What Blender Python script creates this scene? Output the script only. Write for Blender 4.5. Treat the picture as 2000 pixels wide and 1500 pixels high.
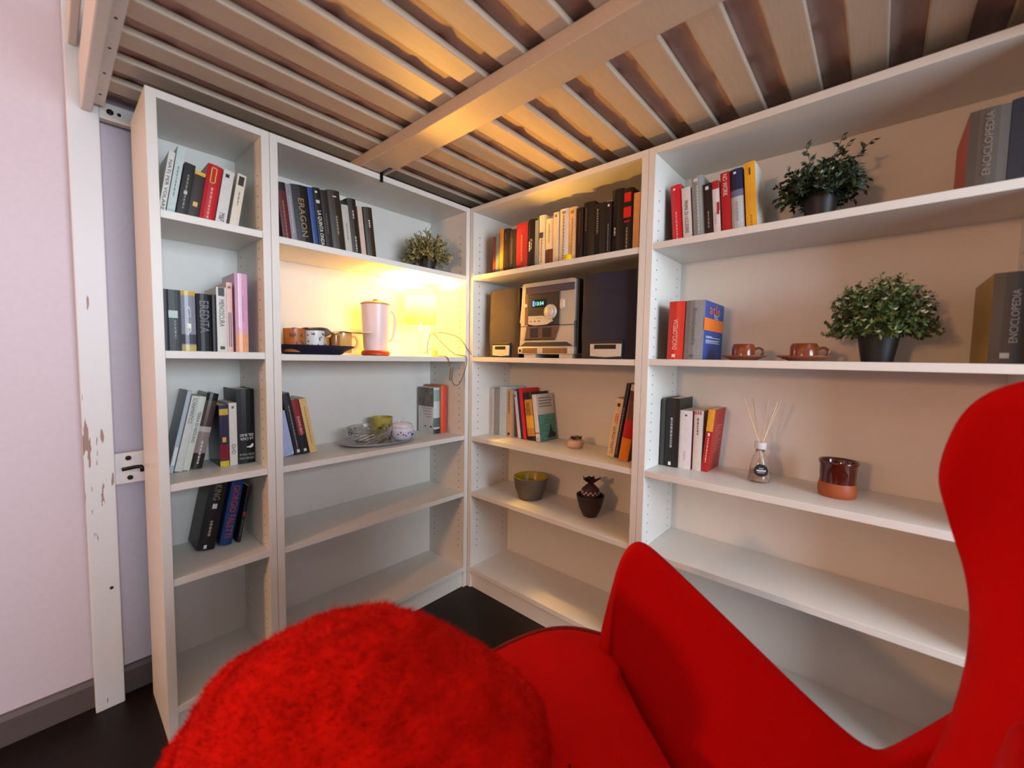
import bpy, bmesh, math, random
from mathutils import Vector, Matrix, noise

# ------------------------------------------------------------------ clean start
for o in list(bpy.data.objects):
    bpy.data.objects.remove(o)
scene = bpy.context.scene
COL = scene.collection

# ------------------------------------------------------------------ camera
cam_data = bpy.data.cameras.new('camera')
cam = bpy.data.objects.new('camera', cam_data)
COL.objects.link(cam)
YAW, PITCH, ROLL = (math.radians(a) for a in (41.595, -3.6008, 0.9435))
fw = Vector((math.cos(YAW) * math.cos(PITCH), math.sin(YAW) * math.cos(PITCH), math.sin(PITCH)))
rt = Vector((math.sin(YAW), -math.cos(YAW), 0))
up = rt.cross(fw)
rt2 = math.cos(ROLL) * rt + math.sin(ROLL) * up
up2 = -math.sin(ROLL) * rt + math.cos(ROLL) * up
m = Matrix((rt2, up2, -fw)).transposed().to_4x4()
m.translation = (-1.4853, -1.6268, 1.2498)
cam.matrix_world = m
cam_data.sensor_width = 36.0
cam_data.lens = 36.0 * 805.187 / 2000.0
cam_data.clip_start = 0.02
cam_data.dof.use_dof = True
cam_data.dof.focus_distance = 2.15
cam_data.dof.aperture_fstop = 2.0
scene.camera = cam

# ------------------------------------------------------------------ world, daylight, exposure
world = bpy.data.worlds.new('world')
scene.world = world
world.use_nodes = True
wn = world.node_tree.nodes
wn['Background'].inputs[0].default_value = (1.0, 0.82, 0.68, 1)
wn['Background'].inputs[1].default_value = 0.24


def area_light(name, loc, target, size, size_y, power, color):
    ld = bpy.data.lights.new(name, 'AREA')
    ld.shape = 'RECTANGLE'
    ld.size, ld.size_y, ld.energy, ld.color = size, size_y, power, color
    lo = bpy.data.objects.new(name, ld)
    COL.objects.link(lo)
    lo.location = loc
    lo.rotation_euler = (Vector(target) - Vector(loc)).to_track_quat('-Z', 'Y').to_euler()
    return lo


area_light('window_daylight', (-1.1, -4.6, 1.6), (-0.8, 0.3, 1.1), 2.0, 1.7, 140, (0.74, 0.87, 1.0))
room = bpy.data.lights.new('warm_fill_light', 'POINT')  # added warm fill from the left, an unseen source with no lamp modelled
room.energy, room.color, room.shadow_soft_size = 100, (1.0, 0.48, 0.21), 0.16
room_ob = bpy.data.objects.new('warm_fill_light', room)
COL.objects.link(room_ob)
room_ob.location = (-4.2, -0.7, 1.75)
scene.view_settings.view_transform = 'Standard'
scene.view_settings.look = 'None'
scene.view_settings.exposure = 0.5
scene.view_settings.gamma = 1.0
scene.view_settings.use_curve_mapping = False

# ------------------------------------------------------------------ materials
MATS = {}


def srgb(h):
    h = h.lstrip('#')
    out = []
    for i in (0, 2, 4):
        v = int(h[i:i + 2], 16) / 255
        out.append(v / 12.92 if v <= 0.04045 else ((v + 0.055) / 1.055) ** 2.4)
    return tuple(out)


def mat(hexcol, rough=0.5, var=0.06, scale=40.0, bump=0.0, metal=0.0, spec=0.4, sheen=0.0, alpha=None,
        transmission=0.0, emit=None, emit_strength=0.0, stretch=None, coat=0.0, subsurf=0.0):
    key = (hexcol, rough, var, scale, bump, metal, spec, sheen, alpha, transmission, emit, emit_strength, stretch, coat, subsurf)
    if key in MATS:
        return MATS[key]
    mt = bpy.data.materials.new('surface_' + hexcol.lstrip('#'))
    mt.use_nodes = True
    nt = mt.node_tree
    b = nt.nodes['Principled BSDF']
    c = srgb(hexcol)
    b.inputs['Roughness'].default_value = rough
    b.inputs['Metallic'].default_value = metal
    b.inputs['Specular IOR Level'].default_value = spec
    b.inputs['Sheen Weight'].default_value = sheen
    b.inputs['Sheen Roughness'].default_value = 0.4
    b.inputs['Coat Weight'].default_value = coat
    if sheen:
        b.inputs['Sheen Tint'].default_value = (*[min(1, v * 1.3 + 0.05) for v in c], 1)
    b.inputs['Transmission Weight'].default_value = transmission
    if alpha is not None:
        b.inputs['Alpha'].default_value = alpha
    if emit:
        b.inputs['Emission Color'].default_value = (*srgb(emit), 1)
        b.inputs['Emission Strength'].default_value = emit_strength
    tc = nt.nodes.new('ShaderNodeTexCoord')
    mp = nt.nodes.new('ShaderNodeMapping')
    if stretch:
        mp.inputs['Scale'].default_value = stretch
    nz = nt.nodes.new('ShaderNodeTexNoise')
    nz.inputs['Scale'].default_value = scale
    nz.inputs['Detail'].default_value = 4.0
    nt.links.new(tc.outputs['Object'], mp.inputs['Vector'])
    nt.links.new(mp.outputs['Vector'], nz.inputs['Vector'])
    if var:
        rp = nt.nodes.new('ShaderNodeValToRGB')
        rp.color_ramp.elements[0].position = 0.3
        rp.color_ramp.elements[1].position = 0.7
        rp.color_ramp.elements[0].color = (*[v * (1 - var) for v in c], 1)
        rp.color_ramp.elements[1].color = (*[min(1, v * (1 + var)) for v in c], 1)
        nt.links.new(nz.outputs['Fac'], rp.inputs['Fac'])
        nt.links.new(rp.outputs['Color'], b.inputs['Base Color'])
    else:
        b.inputs['Base Color'].default_value = (*c, 1)
    if bump:
        bp = nt.nodes.new('ShaderNodeBump')
        bp.inputs['Strength'].default_value = bump
        bp.inputs['Distance'].default_value = 0.01
        nt.links.new(nz.outputs['Fac'], bp.inputs['Height'])
        nt.links.new(bp.outputs['Normal'], b.inputs['Normal'])
    MATS[key] = mt
    return mt


def chipped_paint():
    mt = bpy.data.materials.new('chipped_white_paint')
    mt.use_nodes = True
    nt = mt.node_tree
    b = nt.nodes['Principled BSDF']
    b.inputs['Roughness'].default_value = 0.5
    tc = nt.nodes.new('ShaderNodeTexCoord')
    mp = nt.nodes.new('ShaderNodeMapping')
    mp.inputs['Scale'].default_value = (55, 55, 9)
    nz = nt.nodes.new('ShaderNodeTexNoise')
    nz.inputs['Scale'].default_value = 1.0
    nz.inputs['Detail'].default_value = 5
    sep = nt.nodes.new('ShaderNodeSeparateXYZ')
    rng = nt.nodes.new('ShaderNodeMapRange')      # wear sits around mid-height of the post
    rng.interpolation_type = 'SMOOTHSTEP'
    rng.inputs['From Min'].default_value = 0.42
    rng.inputs['From Max'].default_value = 0.0
    rng.inputs['To Min'].default_value = 0.0
    rng.inputs['To Max'].default_value = 0.16
    sub = nt.nodes.new('ShaderNodeMath'); sub.operation = 'SUBTRACT'; sub.inputs[1].default_value = 0.84
    ab = nt.nodes.new('ShaderNodeMath'); ab.operation = 'ABSOLUTE'
    edge = nt.nodes.new('ShaderNodeMapRange')
    edge.inputs['From Min'].default_value = 0.005
    edge.inputs['From Max'].default_value = 0.05
    edge.inputs['To Min'].default_value = 0.07
    edge.inputs['To Max'].default_value = -0.03
    add = nt.nodes.new('ShaderNodeMath'); add.operation = 'ADD'
    add2 = nt.nodes.new('ShaderNodeMath'); add2.operation = 'ADD'
    rp = nt.nodes.new('ShaderNodeValToRGB')
    rp.color_ramp.elements[0].position = 0.735
    rp.color_ramp.elements[1].position = 0.75
    rp.color_ramp.elements[0].color = (*srgb('#D6D8DC'), 1)
    rp.color_ramp.elements[1].color = (*srgb('#9A7C70'), 1)
    L = nt.links.new
    L(tc.outputs['Object'], mp.inputs['Vector']); L(mp.outputs['Vector'], nz.inputs['Vector'])
    L(tc.outputs['Object'], sep.inputs['Vector']); L(sep.outputs['Z'], sub.inputs[0]); L(sub.outputs[0], ab.inputs[0])
    L(ab.outputs[0], rng.inputs['Value']); L(sep.outputs['X'], edge.inputs['Value'])
    L(nz.outputs['Fac'], add.inputs[0]); L(rng.outputs['Result'], add.inputs[1])
    L(add.outputs[0], add2.inputs[0]); L(edge.outputs['Result'], add2.inputs[1])
    L(add2.outputs[0], rp.inputs['Fac']); L(rp.outputs['Color'], b.inputs['Base Color'])
    return mt


# ------------------------------------------------------------------ mesh builder
class MB:
    def __init__(self):
        self.v, self.f, self.mi, self.sm = [], [], [], []

    def add(self, verts, faces, mi=0, smooth=False):
        n = len(self.v)
        self.v += [tuple(p) for p in verts]
        self.f += [tuple(i + n for i in f) for f in faces]
        self.mi += [mi] * len(faces)
        self.sm += [smooth] * len(faces)

    def box(self, x0, x1, y0, y1, z0, z1, mi=0):
        self.add([(x0, y0, z0), (x1, y0, z0), (x1, y1, z0), (x0, y1, z0), (x0, y0, z1), (x1, y0, z1), (x1, y1, z1), (x0, y1, z1)],
                 [(0, 3, 2, 1), (4, 5, 6, 7), (0, 1, 5, 4), (1, 2, 6, 5), (2, 3, 7, 6), (3, 0, 4, 7)], mi)

    def prism(self, pts, z0, z1, mi=0, axis='z', smooth=False, mlist=None):
        n = len(pts)
        def P(a, b, c):
            return {'z': (a, b, c), 'y': (a, c, b), 'x': (c, a, b)}[axis]
        vs = [P(a, b, z0) for a, b in pts] + [P(a, b, z1) for a, b in pts]
        self.add(vs, [tuple(reversed(range(n))), tuple(range(n, 2 * n))], mi, False)
        k = len(self.v) - 2 * n
        for i in range(n):
            j = (i + 1) % n
            self.f.append((k + i, k + j, k + n + j, k + n + i))
            self.mi.append(mlist[i] if mlist else mi)
            self.sm.append(smooth)

    def lathe(self, prof, cx=0, cy=0, cz=0, n=32, mi=0, sx=1, sy=1, smooth=True, cap=True):
        k = len(self.v)
        for r, z in prof:
            for i in range(n):
                a = 2 * math.pi * i / n
                self.v.append((cx + r * math.cos(a) * sx, cy + r * math.sin(a) * sy, cz + z))
        for j in range(len(prof) - 1):
            for i in range(n):
                i2 = (i + 1) % n
                self.f.append((k + j * n + i, k + j * n + i2, k + (j + 1) * n + i2, k + (j + 1) * n + i))
                self.mi.append(mi); self.sm.append(smooth)
        if cap:
            self.f.append(tuple(k + i for i in reversed(range(n)))); self.mi.append(mi); self.sm.append(False)
            self.f.append(tuple(k + (len(prof) - 1) * n + i for i in range(n))); self.mi.append(mi); self.sm.append(False)

    def tube(self, pts, r, n=8, mi=0):
        pts = [Vector(p) for p in pts]
        k = len(self.v)
        for i, p in enumerate(pts):
            t = (pts[min(i + 1, len(pts) - 1)] - pts[max(i - 1, 0)]).normalized()
            a = t.orthogonal().normalized() if i == 0 else (self._a - t * self._a.dot(t)).normalized()
            self._a = a
            b = t.cross(a)
            rr = r[i] if isinstance(r, (list, tuple)) else r
            for j in range(n):
                q = 2 * math.pi * j / n
                self.v.append(tuple(p + rr * (math.cos(q) * a + math.sin(q) * b)))
        for i in range(len(pts) - 1):
            for j in range(n):
                j2 = (j + 1) % n
                self.f.append((k + i * n + j, k + i * n + j2, k + (i + 1) * n + j2, k + (i + 1) * n + j))
                self.mi.append(mi); self.sm.append(True)
        self.f.append(tuple(k + j for j in reversed(range(n)))); self.mi.append(mi); self.sm.append(False)
        self.f.append(tuple(k + (len(pts) - 1) * n + j for j in range(n))); self.mi.append(mi); self.sm.append(False)

    def grid(self, rows, mi=0, closed_u=False, closed_v=False, smooth=True):
        k = len(self.v)
        R, Cn = len(rows), len(rows[0])
        for r in rows:
            self.v += [tuple(p) for p in r]
        for i in range(R if closed_v else R - 1):
            i2 = (i + 1) % R
            for j in range(Cn if closed_u else Cn - 1):
                j2 = (j + 1) % Cn
                self.f.append((k + i * Cn + j, k + i * Cn + j2, k + i2 * Cn + j2, k + i2 * Cn + j))
                self.mi.append(mi); self.sm.append(smooth)

    def mesh(self, name, mats, bevel=0.0, fix=True, sharp=None):
        me = bpy.data.meshes.new(name)
        me.from_pydata(self.v, [], self.f)
        for mm in (mats if isinstance(mats, (list, tuple)) else [mats]):
            me.materials.append(mm)
        me.polygons.foreach_set('material_index', self.mi)
        me.polygons.foreach_set('use_smooth', self.sm)
        if bevel or fix:
            bm = bmesh.new(); bm.from_mesh(me)
            if fix:
                bmesh.ops.recalc_face_normals(bm, faces=bm.faces)
            if bevel:
                es = [e for e in bm.edges if len(e.link_faces) == 2 and e.calc_face_angle(0) > 0.6]
                bmesh.ops.bevel(bm, geom=es, offset=bevel, segments=2, affect='EDGES', profile=0.5)
            bm.to_mesh(me); bm.free()
        if sharp:
            me.set_sharp_from_angle(angle=math.radians(sharp))
        me.update()
        return me

    def obj(self, name, mats, parent=None, bevel=0.0, sharp=None, fix=True):
        return link(name, self.mesh(name, mats, bevel, fix, sharp), parent)


def link(name, me, parent=None):
    o = bpy.data.objects.new(name, me)
    COL.objects.link(o)
    if parent:
        o.parent = parent
    return o


def tag(o, label, cat, group=None):
    o['label'] = label
    o['category'] = cat
    if group:
        o['group'] = group
    return o


def thing(name, label, cat, loc=(0, 0, 0), rotz=0.0, roty=0.0, group=None):
    o = link(name, None)
    o.location = loc
    o.rotation_euler = (0, roty, rotz)
    o.empty_display_size = 0.05
    return tag(o, label, cat, group)


def struct(name, mb, mm, bevel=0.0):
    o = mb.obj(name, mm, None, bevel)
    o['kind'] = 'structure'
    return o


def text_mesh(body, size):
    cu = bpy.data.curves.new('lettering', 'FONT')
    cu.body = body
    cu.size = 1.0
    cu.align_x = 'CENTER'; cu.align_y = 'CENTER'
    cu.resolution_u = 2
    to = bpy.data.objects.new('lettering', cu)
    COL.objects.link(to)
    dg = bpy.context.evaluated_depsgraph_get()
    me = bpy.data.meshes.new_from_object(to.evaluated_get(dg))
    bpy.data.objects.remove(to); bpy.data.curves.remove(cu)
    xs = [v.co.x for v in me.vertices]; ys = [v.co.y for v in me.vertices]
    return me, (max(xs) - min(xs), max(ys) - min(ys), (max(xs) + min(xs)) / 2, (max(ys) + min(ys)) / 2)


def lettering(body, length, height, center, mm, parent, mode='d', face='front', name='title'):
    """flat printed lettering; text length/height in metres on a local plane; face front = facing local -y"""
    me, (w, h, cx, cy) = text_mesh(body, 1)
    sx, sy = length / w, height / h
    for v in me.vertices:
        a, b = (v.co.x - cx) * sx, (v.co.y - cy) * sy
        if mode == 'd':
            a, b = b, -a
        elif mode == 'u':
            a, b = -b, a
        elif mode == 'r':       # upside down
            a, b = -a, -b
        if face == 'front':
            v.co = (center[0] + a, center[1], center[2] + b)
        elif face == 'right':   # facing local +x, text runs into +y
            v.co = (center[0], center[1] + a, center[2] + b)
        else:                   # facing local -x
            v.co = (center[0], center[1] - a, center[2] + b)
    me.materials.clear(); me.materials.append(mm)
    return link(name, me, parent)


# ------------------------------------------------------------------ common materials
WHITE = mat('#DDDAD3', 0.38, 0.015, 18)
BACKM = mat('#D9D6CF', 0.55, 0.015, 14)
PAINTW = mat('#D8D3CC', 0.5, 0.04, 30, stretch=(1, 6, 6))
SLATM = mat('#C6B39E', 0.55, 0.05, 20, stretch=(0.6, 8, 8))
PAGES = mat('#D9CDB4', 0.8, 0.10, 300, stretch=(6, 0.3, 0.3))
BLACK = mat('#15120F', 0.35, 0.1)
DARKHOLE = mat('#1C1712', 0.8, 0.0)
METALD = mat('#2A2826', 0.35, 0.05, metal=0.8)

# ------------------------------------------------------------------ room shell
WALLY, WALLX = 0.385, 0.385
b = MB(); b.box(-5.0, WALLX, -5.0, WALLY, -0.05, 0.0)


def floor_mat():
    mt = bpy.data.materials.new('dark_wood_floor')
    mt.use_nodes = True
    nt = mt.node_tree
    bs = nt.nodes['Principled BSDF']
    bs.inputs['Roughness'].default_value = 0.42
    bs.inputs['Specular IOR Level'].default_value = 0.25
    tc = nt.nodes.new('ShaderNodeTexCoord')
    br = nt.nodes.new('ShaderNodeTexBrick')
    br.inputs['Scale'].default_value = 1.0
    br.inputs['Brick Width'].default_value = 1.2
    br.inputs['Row Height'].default_value = 0.19
    br.inputs['Mortar Size'].default_value = 0.003
    br.inputs['Color1'].default_value = (*srgb('#1E120E'), 1)
    br.inputs['Color2'].default_value = (*srgb('#190F0B'), 1)
    br.inputs['Mortar'].default_value = (*srgb('#0C0705'), 1)
    nt.links.new(tc.outputs['Object'], br.inputs['Vector'])
    nz = nt.nodes.new('ShaderNodeTexNoise')
    mp = nt.nodes.new('ShaderNodeMapping'); mp.inputs['Scale'].default_value = (3, 40, 1)
    nt.links.new(tc.outputs['Object'], mp.inputs['Vector']); nt.links.new(mp.outputs['Vector'], nz.inputs['Vector'])
    mx = nt.nodes.new('ShaderNodeMixRGB'); mx.blend_type = 'MULTIPLY'; mx.inputs['Fac'].default_value = 0.35
    nt.links.new(br.outputs['Color'], mx.inputs[1]); nt.links.new(nz.outputs['Color'], mx.inputs[2])
    nt.links.new(mx.outputs[0], bs.inputs['Base Color'])
    return mt


struct('floor', b, floor_mat())
WALLM = mat('#D2C6D0', 0.8, 0.02, 60, bump=0.05)
b = MB(); b.box(-5.0, WALLX + 0.1, WALLY, WALLY + 0.1, 0, 3.0); struct('wall_left', b, WALLM)
b = MB(); b.box(WALLX, WALLX + 0.1, -5.0, WALLY, 0, 3.0); struct('wall_right', b, WALLM)
b = MB(); b.box(-5.0, WALLX + 0.1, -5.0, WALLY + 0.1, 3.0, 3.1); struct('ceiling', b, mat('#E4DFDA', 0.8, 0.02))
BASEM = mat('#5A4E4C', 0.5, 0.08, 25, stretch=(0.5, 5, 5))
b = MB(); b.prism([(WALLY - 0.016, 0.0), (WALLY - 0.016, 0.082), (WALLY - 0.010, 0.097), (WALLY, 0.100), (WALLY, 0.0)], -5.0, WALLX, axis='x')
struct('baseboard_left', b, BASEM)
b = MB(); b.box(WALLX - 0.016, WALLX, -5.0, WALLY - 0.016, 0, 0.1); struct('baseboard_right', b, BASEM)

# ------------------------------------------------------------------ bookcases
T, TS, H, DEP = 0.0253, 0.0234, 2.02, 0.3036
W1, W2, W3, W4 = 0.3267, 0.9454, 0.9587, 0.965
ZB = 0.1111
UZ = {1: (1.6769, 1.255, 0.8386, 0.5326), 2: (1.6715, 1.2504, 0.8347, 0.5273),
      3: (1.673, 1.2521, 0.8292, 0.5297), 4: (1.6786, 1.2549, 0.8327, 0.5234)}
UX = {1: (-(W1 + W2), W1), 2: (-W2, W2), 3: (0.0, W3), 4: (W3, W4)}   # along-shelf start, width
MINUS90 = -math.pi / 2


def at(unit, s, d, z):
    return ((s, d, z), 0.0) if unit < 3 else ((d, -s, z), MINUS90)


def bookcase(unit, label, holes):
    s0, w = UX[unit]
    w -= 0.0012
    loc, rz = at(unit, s0 + 0.0006, 0, 0)
    t = thing('bookcase', label, 'bookcase', loc, rz, group=None)
    for k in (0, 1):
        b = MB(); x = 0 if k == 0 else w - T
        b.box(x, x + T, 0, DEP - 0.004, 0, H)
        p = b.obj('side_panel', WHITE, t, bevel=0.0008)
        if k in holes:
            hb = MB()
            xs = T + 0.0002 if k == 0 else w - T - 0.0002
            for yy in (0.045, DEP - 0.05):
                zz = 0.22
                while zz < H - 0.12:
                    if all(abs(zz - (q - TS / 2)) > 0.02 for q in UZ[unit]):
                        ring = []
                        n = 8
                        hb.add([(xs, yy + 0.0032 * math.cos(2 * math.pi * i / n), zz + 0.0032 * math.sin(2 * math.pi * i / n)) for i in range(n)], [tuple(range(n))])
                    zz += 0.036
            ho = hb.obj('pin_hole', DARKHOLE, p, fix=False)
            ho['kind'] = 'stuff'
    b = MB(); b.box(T, w - T, 0.0, DEP - 0.004, H - TS, H); b.obj('top_board', WHITE, t, bevel=0.0008)
    for z in UZ[unit]:
        b = MB(); b.box(T + 0.0005, w - T - 0.0005, 0.002, DEP - 0.006, z - TS, z)
        b.obj('shelf', WHITE, t, bevel=0.0008)
    b = MB(); b.box(T, w - T, 0.0, DEP - 0.004, ZB - TS, ZB); b.obj('bottom_board', WHITE, t, bevel=0.0008)
    b = MB(); b.box(T, w - T, 0.012, 0.028, 0, ZB - TS); b.obj('plinth', WHITE, t)
    b = MB(); b.box(0.002, w - 0.002, DEP - 0.004, DEP, 0.03, H - 0.002); b.obj('back_panel', BACKM, t)
    return t


bookcase(1, 'narrow white bookcase beside the white bed post, with books on four shelves', (1,))
bookcase(2, 'white bookcase holding the lit lamp, between the narrow one and the corner', (1,))
bookcase(3, 'white bookcase holding the stereo, just right of the corner', (0,))
bookcase(4, 'wide white bookcase behind the red armchair, at the right edge of the picture', (0, 1))

# ------------------------------------------------------------------ loft bed overhead
SLZ0, SLZ1 = 2.07, 2.09
XL = -1.387
bed = thing('loft_bed', 'white wooden loft bed frame with slats over the bookcases', 'bed', (-1.381, 0.345, 0))
def bedpart(name, mb, mm, bevel=0.002, parent=None):
    o = mb.obj(name, mm, parent or bed, bevel)
    o.matrix_parent_inverse = Matrix.Translation((1.381, -0.345, 0)) if parent is None else Matrix.Identity(4)
    return o
CHIP = chipped_paint()
b = MB(); b.box(0, 0.074, 0, 0.052, 0.0, 2.75)
post = b.obj('post', CHIP, bed, 0.003); post.location = (-1.418 + 1.381, 0.326 - 0.345, 0)
for hz in (0.43,):
    hb = MB(); hb.lathe([(0.005, 0), (0.005, 0.002)], n=12)
    ho = hb.obj('screw_hole', DARKHOLE, post); ho.rotation_euler = (math.pi / 2, 0, 0); ho.location = (0.052, -0.0005, hz)
b = MB(); b.box(XL - 0.03, XL + 0.03, -2.02, -1.95, 0, 2.75); bedpart('post', b, CHIP)
# end rail, cleat, upper guard rail
b = MB(); b.box(XL, XL + 0.027, -1.95, 0.318, 2.02, 2.17); bedpart('end_rail', b, PAINTW, 0.004)
b = MB(); b.box(XL + 0.027, XL + 0.054, -1.95, 0.30, 2.043, 2.07); cl = bedpart('slat_cleat', b, PAINTW, 0.002)
b = MB(); b.box(XL - 0.022, XL - 0.001, -1.95, 0.325, 2.21, 2.32); bedpart('guard_rail', b, PAINTW, 0.003)
# wall side rail, cross plank, centre beam
b = MB(); b.box(-1.344, 0.37, 0.33, 0.36, 2.017, 2.07); sr = bedpart('side_rail', b, PAINTW, 0.002)
b = MB(); b.box(-1.344, 0.37, 0.335, 0.36, 0.785, 0.895); cp = bedpart('cross_plank', b, mat('#DCD9DA', 0.5, 0.03), 0.003)
b = MB(); b.box(-0.603, -0.487, -1.95, 0.33, 2.025, 2.07); bedpart('centre_beam', b, SLATM, 0.003)
b = MB(); b.box(-1.36, 0.37, -1.98, -1.95, 1.98, 2.17); bedpart('side_rail', b, PAINTW, 0.003)
k = -4
while -1.308 + 0.147 * k < 0.24:
    y0 = -1.308 + 0.147 * k
    b = MB(); b.box(XL + 0.031, 0.372, y0, y0 + 0.079, SLZ0 + 0.0005, SLZ1)
    bedpart('slat', b, SLATM, 0.004)
    if y0 > -0.6:
        hb = MB(); hb.box(XL + 0.036, XL + 0.042, y0 + 0.052, y0 + 0.060, 2.0425, 2.0431)
        bedpart('screw', hb, DARKHOLE, 0)
    k += 1
# bolts and hook on the planks by the post, bracket on the beam
def disc(name, x, y, z, r, parent=bed):
    hb = MB(); hb.lathe([(r, 0), (r, 0.004), (r * 0.6, 0.005)], n=14)
    o = hb.obj(name, METALD, parent); o.rotation_euler = (math.pi / 2, 0, 0)
    o.location = (x + 1.381, y - 0.345, z)
    return o
disc('bolt', -1.309, 0.3345, 0.876, 0.008)
disc('bolt', -1.306, 0.3345, 0.806, 0.008)
disc('bolt', -1.318, 0.3295, 2.043, 0.009)
disc('bolt', -1.296, 0.3295, 2.043, 0.005)
hb = MB(); hb.tube([(-1.327, 0.329, 0.838), (-1.29, 0.328, 0.842), (-1.277, 0.324, 0.842), (-1.274, 0.322, 0.835), (-1.274, 0.322, 0.824)], 0.0065)
bedpart('hook', hb, METALD, 0)
hb = MB(); hb.box(-0.520, -0.506, -0.075, -0.001, 2.0225, 2.0248); hb.box(-0.520, -0.506, -0.0035, -0.0008, 1.988, 2.0248)
bedpart('bracket', hb, METALD, 0)

# mattress: quilted, wrinkled underside
random.seed(3)
b = MB()
rows = []
X0, X1, Y0, Y1 = -1.355, 0.37, -1.94, 0.325
nx, ny = 70, 90
for j in range(ny + 1):
    row = []
    for i in range(nx + 1):
        x = X0 + (X1 - X0) * i / nx; y = Y0 + (Y1 - Y0) * j / ny
        seam = min(abs(((x + 0.05 * math.sin(y * 3)) / 0.23) % 1 - 0.5), 1)
        z = 2.0912 + 0.006 * max(0, 1 - seam * 9) + 0.004 * max(0, noise.noise((x * 9, y * 22, 0)))
        row.append((x, y, z))
    rows.append(row)
b.grid(rows)
b.box(X0, X1, Y0, Y1, 2.102, 2.27)
mt = b.obj('mattress', mat('#B59E96', 0.6, 0.10, 9, bump=0.25, stretch=(1, 4, 1), sheen=0.2), fix=False)
tag(mt, 'dusky pink quilted mattress lying on the bed slats', 'mattress')

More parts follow.
